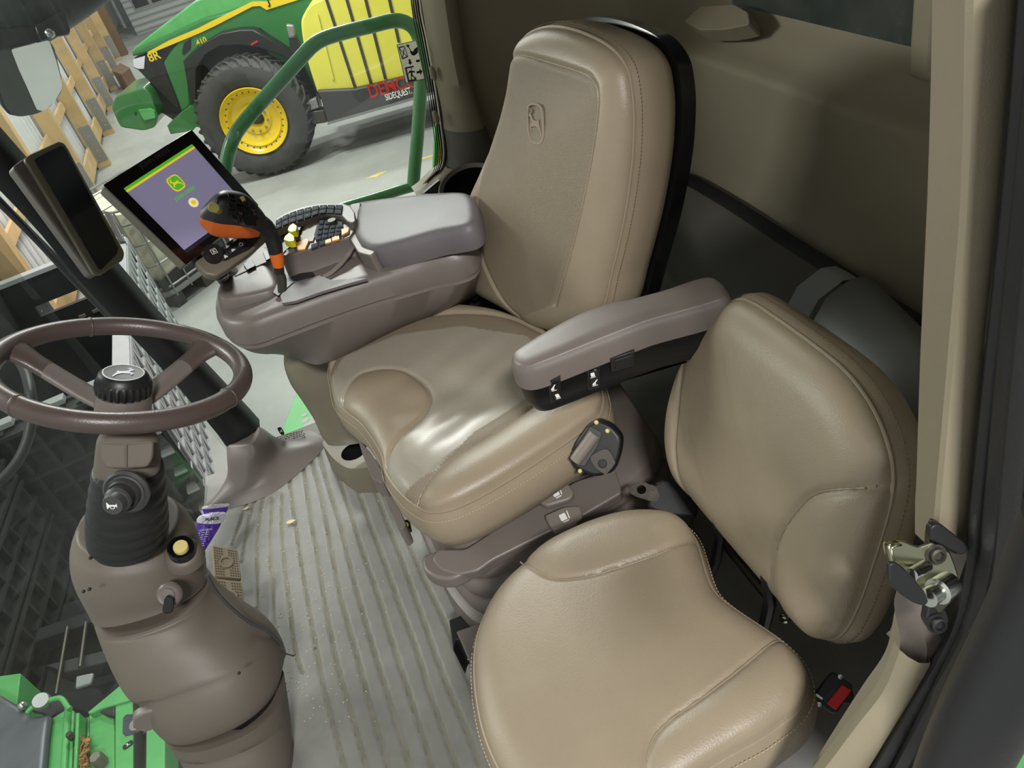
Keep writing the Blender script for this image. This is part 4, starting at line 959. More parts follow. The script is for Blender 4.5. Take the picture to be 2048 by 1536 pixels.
# front pod
PF = Plane(PZ((490,575), .715), (.12,-.15,1), up=(1,0,0))
pillow('front_pod', PF, [(450,560),(470,552),(500,540),(524,530),(538,536),(548,552),(554,572),(540,584),(510,592),(475,598),(448,600),(437,588),(440,572)], ['taupe'], cs, R=.012, H=.005, dome=.002, K=16, N=100, skirt=[(-.004,.003,0),(-.02,.006,0),(-.045,.008,0)])
PTp = Plane(PZ((500,540), .728), (.1,-.1,1), up=(1,0,0))
tp = slab('tan_trim_panel', [(468,553),(494,520),(524,492),(533,498),(546,518),(528,526)], PTp, -.035, 0, 'taupelight', cs, bevel=.001)
slab('rocker_switch', [(486,528),(503,519),(511,531),(494,540)], PTp, 0, .004, 'black', tp, bevel=.0008)
slab('rocker_switch', [(525,503),(534,498),(541,516),(532,521)], PTp, 0, .004, 'black', tp, bevel=.0008)
# lever gate
slab('lever_slot', [(545,585),(556,562),(575,556),(600,546),(625,543),(630,549),(618,556),(585,566),(570,580),(556,592)], PF, .002, .006, 'black', cs, r=.004, bevel=.001)
slab('gate_deck', [(560,592),(574,572),(590,564),(640,550),(662,560),(736,556),(700,566),(640,584),(590,602),(565,606)], Plane(PZ((620,575),.702),(0,0,1),up=(1,0,0)), -.006, .0, 'lid', cs, r=.004, bevel=.003)
# raised deck for the button panels
PD2 = Plane(PZ((630,470), .745), (.05,-.10,1), up=(1,0,0))
dk = [(566,512),(554,500),(552,455),(590,432),(640,418),(690,420),(712,440),(708,462),(700,474),(660,486),(620,498),(585,508)]
dtop = fillet([PD2.at(p) for p in dk], .006); dbot = [p+V((.0,-.012,-.055)) if p.y < PD2.at((630,470)).y else p+V((0,0,-.055)) for p in dtop]
G().loft([dbot, [a.lerp(b,.5)+V((0,.004,0)) for a, b in zip(dbot, dtop)], dtop]).obj('control_deck', 'taupe', cs, bevel=.002, smooth=35)
slab('tan_strip', [(706,486),(712,490),(700,510),(684,530),(664,548),(648,556),(645,550),(662,540),(682,520),(696,502)], Plane(PZ((680,520),.712),(.1,-.5,1),up=(1,0,0)), -.004, .0, 'taupelight', cs, bevel=.001)
pn = slab('label_panel', [(604,462),(612,446),(636,434),(642,436),(632,466),(626,482),(608,484),(598,478)], PD2, .0, .003, 'taupelight', cs, bevel=.0006)
slab('recess', [(566,506),(554,496),(553,462),(590,446),(612,444),(606,462),(592,484),(572,500)], PD2, .0, .002, 'black', cs, bevel=.0006)
# two yellow throttle levers
for px in ([(578,452),(586,446),(594,452),(592,461),(582,464),(575,460)],[(570,472),(578,465),(588,472),(588,481),(578,483),(567,479)]):
    y_ = slab('throttle_lever', px, PD2, .008, .024, 'yellowkey', cs, r=.002, bevel=.002, seg=3)
    slab('lever_stem', [(px[2][0]-3,px[2][1]+1),(px[2][0]+8,px[2][1]+2),(px[3][0]+8,px[3][1]-1),(px[3][0]-3,px[3][1])], PD2, .002, .010, 'black', y_, bevel=.001)
# curved button bar on its own arch
PBr = Plane(PZ((620,435), .765), (.10,-.05,1), up=(1,0,0))
def lerp2(a, b, t): return (a[0]+(b[0]-a[0])*t, a[1]+(b[1]-a[1])*t)
UP = cr([(551,441),(568,430),(590,421),(615,414),(645,409),(686,409)], 60); LO = cr([(550,460),(572,449),(597,441),(622,433),(645,426),(683,428)], 60)
def row(t, k): 
    i = t*59; a = UP[int(i)]*(1-(i-int(i)))+UP[min(int(i)+1,59)]*(i-int(i)); b = LO[int(i)]*(1-(i-int(i)))+LO[min(int(i)+1,59)]*(i-int(i)); return tuple(a*(1-k)+b*k)
br = slab('button_bar', [row(t,-.12) for t in np.linspace(0,1,14)]+[(700,412),(709,424),(711,442),(704,446),(694,442)]+[row(t,1.15) for t in np.linspace(1,0,14)], PBr, -.022, -.001, 'taupe', cs, bevel=.002)
for i in range(9):
    for k in range(2):
        a, b = i/9+.006, (i+1)/9-.006; u0, u1 = (.04,.47) if k == 0 else (.53,.96)
        q = [row(a,u0), row(b,u0), row(b,u1), row(a,u1)]
        ky = slab('key', q, PBr, -.001, .003, 'keygrey', br, bevel=.0006)
        if i < 7:
            m = PBr.at(tuple(np.mean(q,0)), .0032); ex = (PBr.at(q[1])-PBr.at(q[0])).normalized(); ey = PBr.N.cross(ex)
    # tiny white symbols, one mesh
g = G()
for i in range(7):
    for k in range(2):
        c = row((i+.5)/9, .25 if k == 0 else .75); m = PBr.at(c, .0031); ex = (PBr.at((c[0]+5,c[1]-2))-PBr.at(c)).normalized(); ey = PBr.N.cross(ex); s = .0025
        flat(g, [[(-s,-s*.3),(s*.2,-s*.3),(s*.2,s*.4),(-s,s*.4)] if (i+k) % 2 else [(-s*.8,-s*.5),(s,-s*.2),(s*.2,s*.7)]], m, ex, ey, 0, .0002)
g.obj('key_symbols', 'white', br, smooth=0)
# main keypad
kp = slab('keypad_plate', [(628,470),(637,438),(650,434),(684,440),(686,452),(680,468),(650,478),(632,482)], PD2, .0, .004, 'midgrey', cs, r=.002, bevel=.001)
C4 = [(638,438),(685,442),(682,468),(630,482)]
def bil(u, v, C):
    a = lerp2(C[0], C[1], u); b = lerp2(C[3], C[2], u); return lerp2(a, b, v)
for i in range(4):
    for j in range(4):
        if i in (2,3) and j == 0: continue
        q = [bil(i/4+.03, j/4+.04, C4), bil((i+1)/4-.03, j/4+.04, C4), bil((i+1)/4-.03, (j+1)/4-.04, C4), bil(i/4+.03, (j+1)/4-.04, C4)]
        slab('key', q, PD2, .004, .007, 'keygrey', kp, bevel=.0006)
G().lathe([(0,0),(.011,0),(.011,.005),(.009,.007),(0,.007)], PD2.at((665,445), .004), PD2.N, n=24).obj('dial', 'darkgrey', kp)
for q, m_ in (([(590,486),(614,476),(618,480),(610,498),(595,500)],'orangekey'),([(622,489),(636,484),(636,492),(622,497)],'keygrey'),([(638,483),(650,479),(650,487),(638,491)],'keygrey'),([(650,480),(662,476),(663,483),(650,487)],'orangekey'),([(663,474),(678,469),(679,478),(664,482)],'orangekey'),([(682,458),(698,454),(697,463),(683,470)],'orangekey'),([(572,500),(588,494),(590,501),(574,508)],'taupelight')):
    slab('key', q, PD2, .001, .005, m_, cs, bevel=.0006, label='orange key' if m_ == 'orangekey' else None)
# hydrostatic control lever
ld = [((556,585),(574,578),1.475),((553,560),(573,556),1.475),((549,546),(568,544),1.475)]
clv = G().loft(sweep(ld, depth=1., n=20)).obj('control_lever', 'darkmetal', cs, smooth=60, label='multi-function control lever with black and orange grip')
G().loft(sweep([((549,548),(569,545),1.475),((547,534),(568,532),1.475)], depth=1., n=24)).obj('lever_collar', 'black', clv)
G().loft(sweep([((546,534),(568,532),1.475),((541,520),(568,516),1.475),((538,508),(566,502),1.475)], depth=1., n=24)).obj('orange_band', 'orange', clv)
G().loft(sweep([((538,509),(566,503),1.475),((533,492),(564,484),1.475),((526,476),(556,464),1.475),((513,468),(548,448),1.47),((505,470),(536,436),1.465),((498,470),(520,424),1.46)], depth=.9, n=28)).obj('lever_neck', 'black', clv, smooth=60)
hd_ = [((540,452),(508,471),1.46),((530,430),(503,473),1.455),((517,413),(494,474),1.45),((505,399),(482,474),1.445),((488,388),(466,474),1.44),((465,383),(448,473),1.435),((448,383),(432,471),1.43),((436,386),(420,466),1.43),((424,396),(411,458),1.43),((412,408),(402,449),1.43),((403,418),(398,440),1.43)]
rg = sweep([(a, b, y) for a, b, y in hd_], depth=.62, n=40, power=2.4)
def hm(i, j): return 0
g = G(); g.loft(rg, mfun=lambda i, j: 1 if (cos(2*pi*(j+.5)/40) > (.14+.5*max(0,(.25-i/40)))) else 0); g.obj('grip', ['black','orange'], clv, smooth=60)
TW = (CAM-PY((460,430),1.43)).normalized()
PG = Plane(PY((470,420), 1.43)+TW*.028, TW+V((0.2,0,.45)))
for c, r in (((478,402),7.5),((462,411),6.5),((479,419),8),((495,424),7),((469,434),6.5),((484,440),7.5),((463,393),8),((504,414),6.5),((492,408),6)):
    q = [(c[0]-r,c[1]-r*.9),(c[0]+r*.7,c[1]-r*.5),(c[0]+r,c[1]+r*.9),(c[0]-r*.6,c[1]+r*.6)]
    slab('grip_button', q, PG, -.006, .008, 'blackgloss', clv, r=.002, bevel=.001)
slab('grip_button', [(479,394),(487,392),(492,399),(485,402)], PG, 0, .011, 'yellowbtn', clv, bevel=.001, label='yellow grip button')
G().lathe([(0,-.004),(.012,-.004),(.015,.006),(.012,.009),(0,.009)], PG.at((499,442), .0), PG.N, n=24).obj('grip_wheel', 'blackgloss', clv)
PG2 = Plane(PY((424,416), 1.42)+TW*.012, TW+V((-.25,0,.3)))
slab('grip_button', [(415,411),(421,404),(437,409),(439,418),(432,426),(416,421)], PG2, -.008, .014, 'yellowbtn', clv, r=.003, bevel=.002, seg=3, label='olive yellow square button')

# console stand: rounded pod, cup holder and ducts at the floor
pd_ = thing('console_pedestal', 'rounded taupe pedestal with round cup hole under the side console', 'pedestal')
S5 = [((578,690),(690,690),1.75),((570,702),(694,700),1.75),((568,730),(700,728),1.75),((580,765),(706,760),1.74),((604,800),(712,795),1.73),((628,838),(726,828),1.72),((642,870),(735,858),1.71),((655,888),(750,875),1.70)]
g = G(); g.loft(sweep(S5, depth=.8, n=44, power=2.3), mfun=lambda i, j: 0); g.obj('pod', 'olive', pd_, smooth=60)
CH = [PZ(p, .085) for p in [(646,880),(700,862),(770,880),(792,905),(780,925),(740,935),(700,938),(676,926),(655,905)]]
oc3 = crv(CH, 64, True); cc = PZ((708,903), .085); R_ = .037
def angc(p): return atan2(p.y-cc.y, p.x-cc.x)
oc3.sort(key=angc); inn = [cc+V((cos(angc(p))*R_, sin(angc(p))*R_, 0)) for p in oc3]
g = G(); g.loft([[p-V((0,0,.10))+(p-cc)*.12 for p in oc3],[p-V((0,0,.03))+(p-cc)*.03 for p in oc3],[p-V((0,0,.008)) for p in oc3], [p+(cc-p)*.03 for p in oc3], [p+V((0,0,.001)) for p in inn], [p-V((0,0,.06)) for p in inn]], cap=True, mfun=lambda i, j: 1 if i >= 4 else 0)
g.obj('cup_holder', ['olive','black'], pd_, smooth=50)

# ================================================================== DISPLAYS
dm = thing('touchscreen_display', 'tilted touchscreen monitor with lilac start-up screen and green and yellow bar', 'monitor')
PM = Plane(PY((362,395), 1.55), (.50,-.62,.42))
bz = [(208,366),(300,316),(383,258),(450,332),(517,410),(446,468),(372,528),(285,446)]
slab('housing', [(205,371),(383,260),(517,411),(372,530)], PM, -.040, -.004, 'olive', dm, r=.006, bevel=.004, seg=3)
fr = [(206,370),(383,259),(517,410),(372,530)]
sc4 = [(247,377),(384,288),(497,416),(374,506)]
def P4t(q, h): return [PM.at(p, h) for p in q]
fo, fi = fillet(P4t(fr, 0), .008), None
g = G(); o4, i4 = P4t(fr, .0), P4t(sc4, 0)
o4b, i4b = P4t(fr, -.006), P4t(sc4, -.004)
g.add(o4+i4+o4b+i4b, [(k,(k+1)%4,4+(k+1)%4,4+k) for k in range(4)]+[(8+k,8+(k+1)%4,(k+1)%4,k) for k in range(4)]+[(4+k,4+(k+1)%4,12+(k+1)%4,12+k) for k in range(4)])
bzl = g.obj('bezel', 'blackgloss', dm, bevel=.0015, smooth=30)
def sq(u0, v0, u1, v1): return [bil(u0,v0,sc4), bil(u1,v0,sc4), bil(u1,v1,sc4), bil(u0,v1,sc4)]
M['lilac'] = screenmat('lilac lit screen', (152,146,180), .55); M['scrgreen'] = screenmat('lit green', (92,200,48), .7); M['scryel'] = screenmat('lit yellow', (250,214,60), .8); M['scrwhite'] = screenmat('lit white', (250,244,214), .8); M['scrdark'] = screenmat('lit dark edge', (44,40,60), .3)
scn_ = slab('screen', sq(0,0,1,1), PM, -.006, -.0035, 'lilac', dm, bevel=0, smooth=0)
slab('green_bar', sq(0,0,1,.035), PM, -.0035, -.0031, 'scrgreen', scn_, bevel=0, smooth=0)
slab('yellow_bar', sq(0,.035,1,.06), PM, -.0035, -.0031, 'scryel', scn_, bevel=0, smooth=0)
slab('status_bar', sq(0,.955,1,1), PM, -.0035, -.0031, 'scrdark', scn_, bevel=0, smooth=0)
O = PM.at((352,366), -.0033); ux = (PM.at((372,354))-PM.at((332,380))).normalized(); uy = PM.N.cross(ux)
SH2 = [(x*1.0, y*.55) for x, y in SH]; k = .0138
g = G(); flat(g, [[(x*k*2.0,y*k*2.0) for x, y in SH2]], O, ux, uy, 0, .0003); g.obj('logo', 'scryel', scn_, smooth=0)
g = G(); flat(g, [[(x*k*1.7,y*k*1.7) for x, y in SH2]], O, ux, uy, .0004, .0003); g.obj('logo', 'scrgreen', scn_, smooth=0)
g = G(); flat(g, deer(None,None,None,.021,.021,flip=True), O, ux, uy, .0008, .0003); g.obj('logo_deer', 'scryel', scn_, smooth=0)
text('logo_lettering', 'JOHN DEERE', PM.at((370,387), -.003), ux, uy, .0088, 'scrgreen', scn_, ext=.0003, bold=.02, fit=None)
O = PM.at((387,405), -.0033)
g = G(); flat(g, [circ(0,0,.0095,24)], O, ux, uy, 0, .0003); g.obj('busy_icon', 'scrwhite', scn_, smooth=0)
g = G(); flat(g, [[((.0065 if i % 2 else .0045)*cos(2*pi*i/16), (.0065 if i % 2 else .0045)*sin(2*pi*i/16)) for i in range(16)]], O, ux, uy, .0004, .0003); g.obj('busy_icon', 'scryel', scn_, smooth=0)
text('housing_lettering', 'JOHN DEERE', PM.at((310,316), .0003), ux, uy, .0125, 'darkgrey', bzl, ext=.0002, bold=.02)
G().tube([PM.at((370,500), -.03), PM.at((430,545), -.06), PZ((470,550), .66)], [.012,.016,.02], n=12).obj('mounting_arm', 'black', dm)
# keypad unit below the display
kn = thing('navigation_keypad', 'small keypad unit with round dial and six backlit keys under the touchscreen', 'keypad')
PN_ = Plane(PY((455,500), 1.49), (.35,-.6,.65))
slab('housing', [(388,524),(402,514),(430,500),(470,478),(520,452),(545,448),(550,460),(500,505),(452,540),(432,552),(412,549)], PN_, -.022, 0, 'olive', kn, r=.006, bevel=.004, seg=3)
slab('key_plate', [(425,508),(470,474),(520,446),(540,452),(500,498),(450,522)], PN_, 0, .002, 'black', kn, r=.003, bevel=.0008)
g = G()
for i in range(3):
    for j in range(2):
        c = (440+i*16+j*13-3, 503-i*11.5+j*9); q = [(c[0]-9,c[1]+2),(c[0]+5,c[1]-8),(c[0]+9,c[1]-2),(c[0]-5,c[1]+8)]
        ky = slab('key', q, PN_, .002, .007, 'keygrey', kn, r=.001, bevel=.001)
        O = PN_.at(c, .0071); ex = (PN_.at((c[0]+6,c[1]-4))-PN_.at(c)).normalized(); ey = PN_.N.cross(ex); s = .0042
        gg = G(); flat(gg, [ringpoly(circ(0,0,s,12), circ(0,0,s*.65,12)), [[(-s,-s),(s,-s),(0,s)]], [[(-s,-s*.4),(s,-s*.4),(s,s*.1),(-s*.2,s*.9)]]][(i+j) % 3], O, ex, ey, 0, .0003); gg.obj('key_symbol', 'white', ky, smooth=0)
for q in ([(475,482),(488,474),(492,480),(480,488)],): slab('key', q, PN_, .002, .007, 'blackgloss', kn, r=.001, bevel=.001)
O = PN_.at((427,512), .0); dl = G().lathe([(0,-.004),(.0175,-.004),(.0175,.016),(.016,.0185),(0,.0185)], O, PN_.N, n=36).obj('dial', 'black', kn)
g = G(); flat(g, ringpoly(rrect(-.0055,-.0055,.0055,.0055,.001), rrect(-.0045,-.0045,.0045,.0045,.001))+[[(-.003,-.003),(-.001,-.003),(.003,.003),(.001,.003)],[(.001,-.003),(.003,-.003),(-.001,.003),(-.003,.003)]], O+PN_.N*.0186, (PN_.at((440,506))-PN_.at((427,512))).normalized(), PN_.N.cross((PN_.at((440,506))-PN_.at((427,512))).normalized()), 0, .0003); g.obj('dial_symbol', 'white', dl, smooth=0)
G().tube(crv([PN_.at((440,545), -.03), PZ((452,565), .66), PZ((470,580), .66)], 10), .014, n=12).obj('stalk', 'black', kn)
# tall corner post display
cd = thing('corner_post_display', 'tall narrow dark display in a tan frame mounted on the front corner post', 'display')
PCd = Plane(PY((150,410), 1.72), (.62,-.62,.30))
slab('housing', [(24,334),(45,318),(120,284),(135,292),(245,505),(245,520),(190,552),(180,548)], PCd, -.045, -.012, 'taupe', cd, r=.008, bevel=.005, seg=3)
slab('frame', [(48,318),(60,308),(118,281),(130,286),(250,504),(248,519),(202,550),(188,548)], PCd, -.014, 0, 'olive', cd, r=.008, bevel=.004, seg=3)
sc5 = slab('screen', [(68,320),(80,312),(122,291),(130,295),(237,496),(234,508),(202,540),(196,537)], PCd, 0, .0012, 'blackgloss', cd, r=.003, bevel=.0006)
slab('lower_panel', [(145,434),(190,412),(232,490),(190,520)], PCd, .0012, .0015, 'black', sc5, bevel=0)

# ================================================================== SMALL LITTER ON THE FLOOR
pk = thing('foil_packet', 'purple and white torn foil packet lying between the corner cover and brake pedal', 'packet')
PPk = Plane(PZ((420,1060), .06), (.35,-.35,.85))
pts = [(409,1014),(454,1009),(450,1030),(444,1042),(438,1055),(420,1084),(402,1108),(385,1100),(392,1058),(396,1046),(401,1036)]
def crumple(name, px, m, h, par, seedv):
    rs = random.Random(seedv); g = G(); A = crv([PPk.at(p, h) for p in px], 40, True); c = sum(A, V())/40
    rings = [[c+(p-c)*t+PPk.N*(rs.uniform(-.0018,.0018)+.004*(1-t*t)) for p in A] for t in (.02,.3,.55,.8,1.)]
    rings.append([p-PPk.N*.003 for p in A]); g.loft(rings); return g.obj(name, m, par, smooth=25)
crumple('packet_body', pts, 'purple', 0, pk, 1)
crumple('white_band', [(403,1030),(450,1024),(440,1046),(396,1045)], 'foil', .006, pk, 2)
crumple('sealed_end', [(409,1012),(454,1007),(453,1013),(409,1018)], 'foil', .005, pk, 3)
ex = (PPk.at((452,1030))-PPk.at((404,1036))).normalized(); ey = PPk.N.cross(ex)
text('packet_lettering', 'PLACE', PPk.at((424,1038), .0115), ex, ey, .012, 'ink', pk, ext=.0003, bold=.03)
text('packet_lettering', 'CAUTION', PPk.at((412,1060), .0055), ex, ey, .007, 'white', pk, ext=.0003)
g = G(); rs = random.Random(5)
for k in range(7):
    o = PPk.at((405-k*1.6,1066+k*4.5), .0055)
    for a in (-.013, -.002, .008):
        w_ = rs.uniform(.005,.009); g.prism([o+ex*u+ey*v for u, v in ((a,0),(a+w_,0),(a+w_,.0013),(a,.0013))], PPk.N*.0003)
g.obj('small_print', 'white', pk, smooth=0, kind='stuff')
pk2 = thing('wrapper_corner', 'small purple foil wrapper corner poking out beside the passenger cushion front', 'wrapper')
PW = Plane(PZ((945,1320), .06), (-.3,-.4,.8)); slab('wrapper', [(934,1318),(950,1306),(962,1318),(962,1345),(948,1330)], PW, 0, .003, 'purple', pk2, bevel=.001)
slab('silver_edge', [(934,1319),(949,1305),(950,1311),(938,1320)], PW, .003, .004, 'foil', pk2, bevel=0)
def crumb(px, s, m, label, nm='husk_flake'):
    rs = random.Random(px[0]); g = G(); c = PZ(px, .003); n = 7
    a = [c+V((cos(2*pi*i/n)*s*rs.uniform(.5,1.2), sin(2*pi*i/n)*s*rs.uniform(.3,.7), rs.uniform(0,.003))) for i in range(n)]
    g.prism(a, (0,0,.002)); tag(g.obj(nm, m, bevel=.0005), label, 'debris')
M['husk'] = mat('pale husk', (206,190,150), .8)
crumb((492,1018), .010, 'husk', 'pale narrow husk flake on the mat near the foil packet'); crumb((584,1044), .014, 'husk', 'largest pale husk flake on the mat between packet and seat')
crumb((630,1299), .004, 'darkmetal', 'small brown seed on the mat right of the column', 'seed')
g = G(); rs = random.Random(9)
for k in range(420):
    px = (rs.gauss(600,70), rs.uniform(900,1450)); c = PZ(px, .0006)
    if c.x < -.70 or c.y < .4 or c.x > .0: continue
    s = rs.uniform(.0006,.0016); g.box(c, s*2, s, s)
tag(g.obj('grain_dust', 'husk', smooth=0), 'scattered tiny pale dust specks over the rubber floor mat', 'dust', kind='stuff')
# ================================================================== THE SHED AROUND THE CAB
GZ = -1.9
dW = V((-.1048,.9945,0)); nW = V((.9945,.1048,0)); B0 = V((-3.9,15.03,GZ))       # line of wall posts, its normal into the shed
def rotz(d): return Matrix(((d.x,-d.y,0),(d.y,d.x,0),(0,0,1)))
RW_ = Matrix((( nW.x, dW.x,0),(nW.y, dW.y,0),(0,0,1)))                              # local x = into shed, y = along wall
gm = M['concrete']
g = G(); g.prism([V((-12,-8,GZ)),V((14,-8,GZ)),V((14,42,GZ)),V((-12,42,GZ))], (0,0,-.2)); struct(g.obj('floor', 'concrete', smooth=0))
# wall sheeting with standing ribs
g = G(); W0 = B0-nW*.16-dW*22
rows = [[], []]; L_ = 62; k = 0
s = 0
while s < L_:
    for ds_, dep in ((0,0),(.012,.018),(.03,.018),(.042,0),(.115,0),(.12,.005),(.125,0)):
        p = W0+dW*(s+ds_)+nW*dep; rows[0].append(V((p.x,p.y,GZ+.12))); rows[1].append(V((p.x,p.y,3.8)))
    s += .23
g.grid(rows); struct(g.obj('wall_front', 'sheet', smooth=20))
struct(G().box(W0+dW*31+V((0,0,.07))-nW*.05, .1, 62, .16, RW_).obj('baseboard_front', 'concrete'))
# posts: one of each, with a steel foot plate
def jointpost(k, label):
    t = thing('timber_post', label, 'post', 'timber wall posts of the shed')
    P0 = B0+dW*2.55*k
    G().box(P0+V((0,0,2.85)), .22, .17, 5.7, RW_).obj('post', 'timber', t, bevel=.006)
    G().box(P0+nW*.02-dW*.088+V((0,0,.42)), .19, .012, .62, RW_).obj('foot_plate', 'galv', t, label='grey steel foot plate')
    g = G()
    for z in (.2, .3, .55, .66): g.sphere(P0+nW*.02-dW*.095+V((0,0,z)), .012)
    g.obj('bolts', 'steel', t, kind='stuff')
names = {-3:'yellow pine wall post seen left of the corner display', -2:'yellow pine wall post partly behind the corner display', -1:'yellow pine wall post just right of the dark mirror', 0:'yellow pine wall post whose steel foot is above the touchscreen', 1:'second timber wall post beyond the touchscreen, steel footed', 2:'third timber wall post back along the shed wall', 3:'fourth timber wall post back along the shed wall', 4:'fifth timber wall post back along the shed wall', 5:'timber wall post behind the brown cabinet near the far door'}
for k in names: jointpost(k, names[k])
for row_, (zc, hh) in enumerate(((-1.63,.28),(-.75,.14),(.42,.14))):
    for k in range(-3, 6):
        P0 = B0+dW*2.55*(k+.5)+nW*(-.085); p = V((P0.x,P0.y,zc)); 
        o = G().box(p, .045, 2.36, hh, RW_).obj('timber_girt', 'timber', bevel=.004)
        tag(o, ['broad bottom skirt board','lower horizontal timber rail','middle horizontal timber rail','upper horizontal timber rail'][row_]+' between posts of the shed wall', 'timber rail', ['bottom skirt boards','lower wall rails','middle wall rails','upper wall rails'][row_])
cab_ = G().box(B0+dW*13.6+nW*.15+V((0,0,1.2)), .3, .5, 2.4, RW_).obj('timber_cabinet', 'darktimber', bevel=.01); tag(cab_, 'tall dark brown wooden panel leaning at the far end of the post wall', 'panel')
# far overhead door
FD = B0+dW*17.5; o_ = thing('overhead_door', 'grey ribbed overhead door with rows of small dark panes behind the green tractor', 'door')
rows = []
for i in range(120):
    z = GZ+i*.05; dpt = .03 if (i//2) % 2 else 0
    rows.append([V((*(FD+nW*x-dW*dpt).xy, z)) for x in (.6, 9)])
G().grid(rows).obj('ribbed_panel', 'sheetgrey' if 'sheetgrey' in M else M.setdefault('sheetgrey', mat('grey ribbed sheet', (176,178,176), .45, .2)), o_, smooth=10)
for zc in (-.95, 1.15):
    for i in range(9):
        P = FD+nW*(1.2+i*.62)-dW*.06; G().box(V((P.x,P.y,zc)), .5, .03, .30, RW_).obj('pane', 'darkglass', o_, bevel=.01)
    struct_ = G().box(V((*(FD+nW*3.9-dW*.045).xy, zc)), 6, .02, .42, RW_).obj('pane_rail', 'galv', o_)
G().tube([V((*(FD+nW*.35-dW*.2).xy, GZ+.35)), V((*(FD+nW*.35-dW*.2).xy, 3.5))], .07, n=10).obj('track', 'galv', o_)
tag(G().prism(fillet([PZ(p, GZ) for p in [(243,178),(262,186),(279,172),(258,160)]], .1), (0,0,.45)).obj('brown_crate', 'darktimber', bevel=.03), 'low brown bundle on the floor in front of the far door track', 'crate')
struct(G().box((2,38,1), 40, .2, 6).obj('wall_far', 'sheet')); struct(G().box((9.5,15,1), .2, 60, 6).obj('wall_right', 'sheet'))
# ---------------------------------------------------------------- tractor
tr = thing('tractor', 'green and yellow row-crop tractor facing left with dusty front tyre and weight block', 'tractor')
nT = V((-.192,-.981,0)).normalized(); PT0 = V((-1.17,11.22,GZ)); PTr = Plane(PT0, nT)
def ts(nm, px, h0, h1, m, r=0, bevel=.01, par=None, **k): return slab(nm, px, PTr, h0, h1, m, par or tr, r=r, bevel=bevel, **k)
C = PTr.at((508,243)); RT = .66; ax = -nT
g = G(); n = 88
prof = [(.43,.03),(.47,.0),(.52,-.03),(.62,-.05),(.71,-.02),(.735,.03),(.74,.10),(.74,.42),(.73,.48),(.66,.52),(.43,.45)]
g.lathe([(r, h) for r, h in prof], C, ax, n=64, cap=False)
e1 = V((0,0,1)); e2 = ax.cross(e1)
for i in range(34):                                      # chevron lugs
    for side in (0,1):
        a = 2*pi*(i+.5*side)/34; pts = []
        for t in np.linspace(0, 1, 5):
            h = (.265-.285*t) if side == 0 else (.255+.245*t); aa = a+ .20*t; r = .752 if t < .8 else .74-.04*(t-.8)/.2
            pts.append((r, h, aa))
        vs = []
        for r, h, aa in pts:
            for dr, da in ((-.03,-.022),(.028,-.016),(.028,.016),(-.03,.022)):
                vs.append(C+ax*h+(e1*cos(aa+da)+e2*sin(aa+da))*(r+dr))
        f = []
        for k in range(4):
            for j in range(4): f.append((k*4+j, k*4+(j+1)%4, (k+1)*4+(j+1)%4, (k+1)*4+j))
        f += [(0,1,2,3),(16,17,18,19)]; g.add(vs, f)
ty = g.obj('front_tyre', 'tyre', tr, smooth=30)
g = G(); g.lathe([(.437,.02),(.445,-.005),(.436,-.02),(.42,.0),(.405,.03),(.375,.05),(.36,.055),(.345,.04),(.31,.10),(.22,.13),(.20,.11),(.12,.11),(.115,.16),(.11,.25)], C, ax, n=64, cap=False); rm_ = g.obj('front_rim', 'yellow', tr, smooth=30)
g = G()
for i in range(10):
    a = 2*pi*i/10; g.lathe([(0,-.02),(.016,-.018),(.018,0)], C+ax*.105+(e1*cos(a)+e2*sin(a))*.165, ax, n=8)
g.obj('wheel_nuts', 'galv', rm_, kind='stuff')
g = G()
for i in range(28):
    a = 2*pi*i/28; g.lathe([(0,-.006),(.010,-.006),(.010,.01)], C+ax*.048+(e1*cos(a)+e2*sin(a))*.375, ax, n=8)
g.obj('rim_bolts', 'darkmetal', rm_, kind='stuff')
G().lathe([(.11,.25),(0,.26)], C, ax, n=24, cap=False).obj('hub_bore', 'darkmetal', rm_)
# bonnet
nose = [(262,106),(275,92),(298,72),(330,48),(372,16),(400,-8),(470,-48),(560,-90),(640,-120),(640,70),(608,110),(585,118),(560,96),(545,80),(505,60),(480,60),(440,70),(400,95),(372,120),(365,118),(382,210),(363,226),(326,126),(352,82),(296,104),(293,112),(266,117)]
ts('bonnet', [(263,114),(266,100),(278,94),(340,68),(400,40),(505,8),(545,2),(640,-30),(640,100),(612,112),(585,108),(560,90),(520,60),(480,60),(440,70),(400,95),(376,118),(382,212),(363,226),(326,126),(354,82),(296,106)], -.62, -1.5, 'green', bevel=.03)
ts('bonnet_top', [(262,108),(268,96),(300,70),(332,46),(385,6),(480,-40),(640,-110),(640,-26),(545,5),(505,12),(400,44),(340,71),(278,98)], -.74, -1.4, 'greenl', bevel=.04, seg=4)  # lit look of the bonnet top put into its lighter green
ts('yellow_stripe', [(295,104),(296,109),(400,66),(430,52),(505,13),(520,12),(533,20),(552,14),(640,-14),(640,-30),(552,-1),(533,3),(505,3),(420,44),(395,57),(340,80)], -.60, -.615, 'yellow', bevel=0)
ts('grille', [(268,116),(295,110),(354,84),(328,124),(336,150),(362,222),(340,205),(300,165),(276,140),(266,135)], -.66, -1.4, 'black', bevel=.01)
ts('headlight', [(266,119),(290,112),(288,138),(276,138),(267,134)], -.645, -.665, 'foil', bevel=.004)
ts('side_vent', [(364,102),(368,86),(382,77),(381,98),(366,111)], -.61, -.63, 'black', bevel=0)
ts('arch_liner', [(366,122),(372,116),(400,92),(440,68),(480,60),(505,60),(545,82),(590,112),(600,130),(560,110),(520,96),(480,90),(440,92),(410,110),(392,140),(392,200),(382,212)], -.40, -1.2, 'black', bevel=.01)
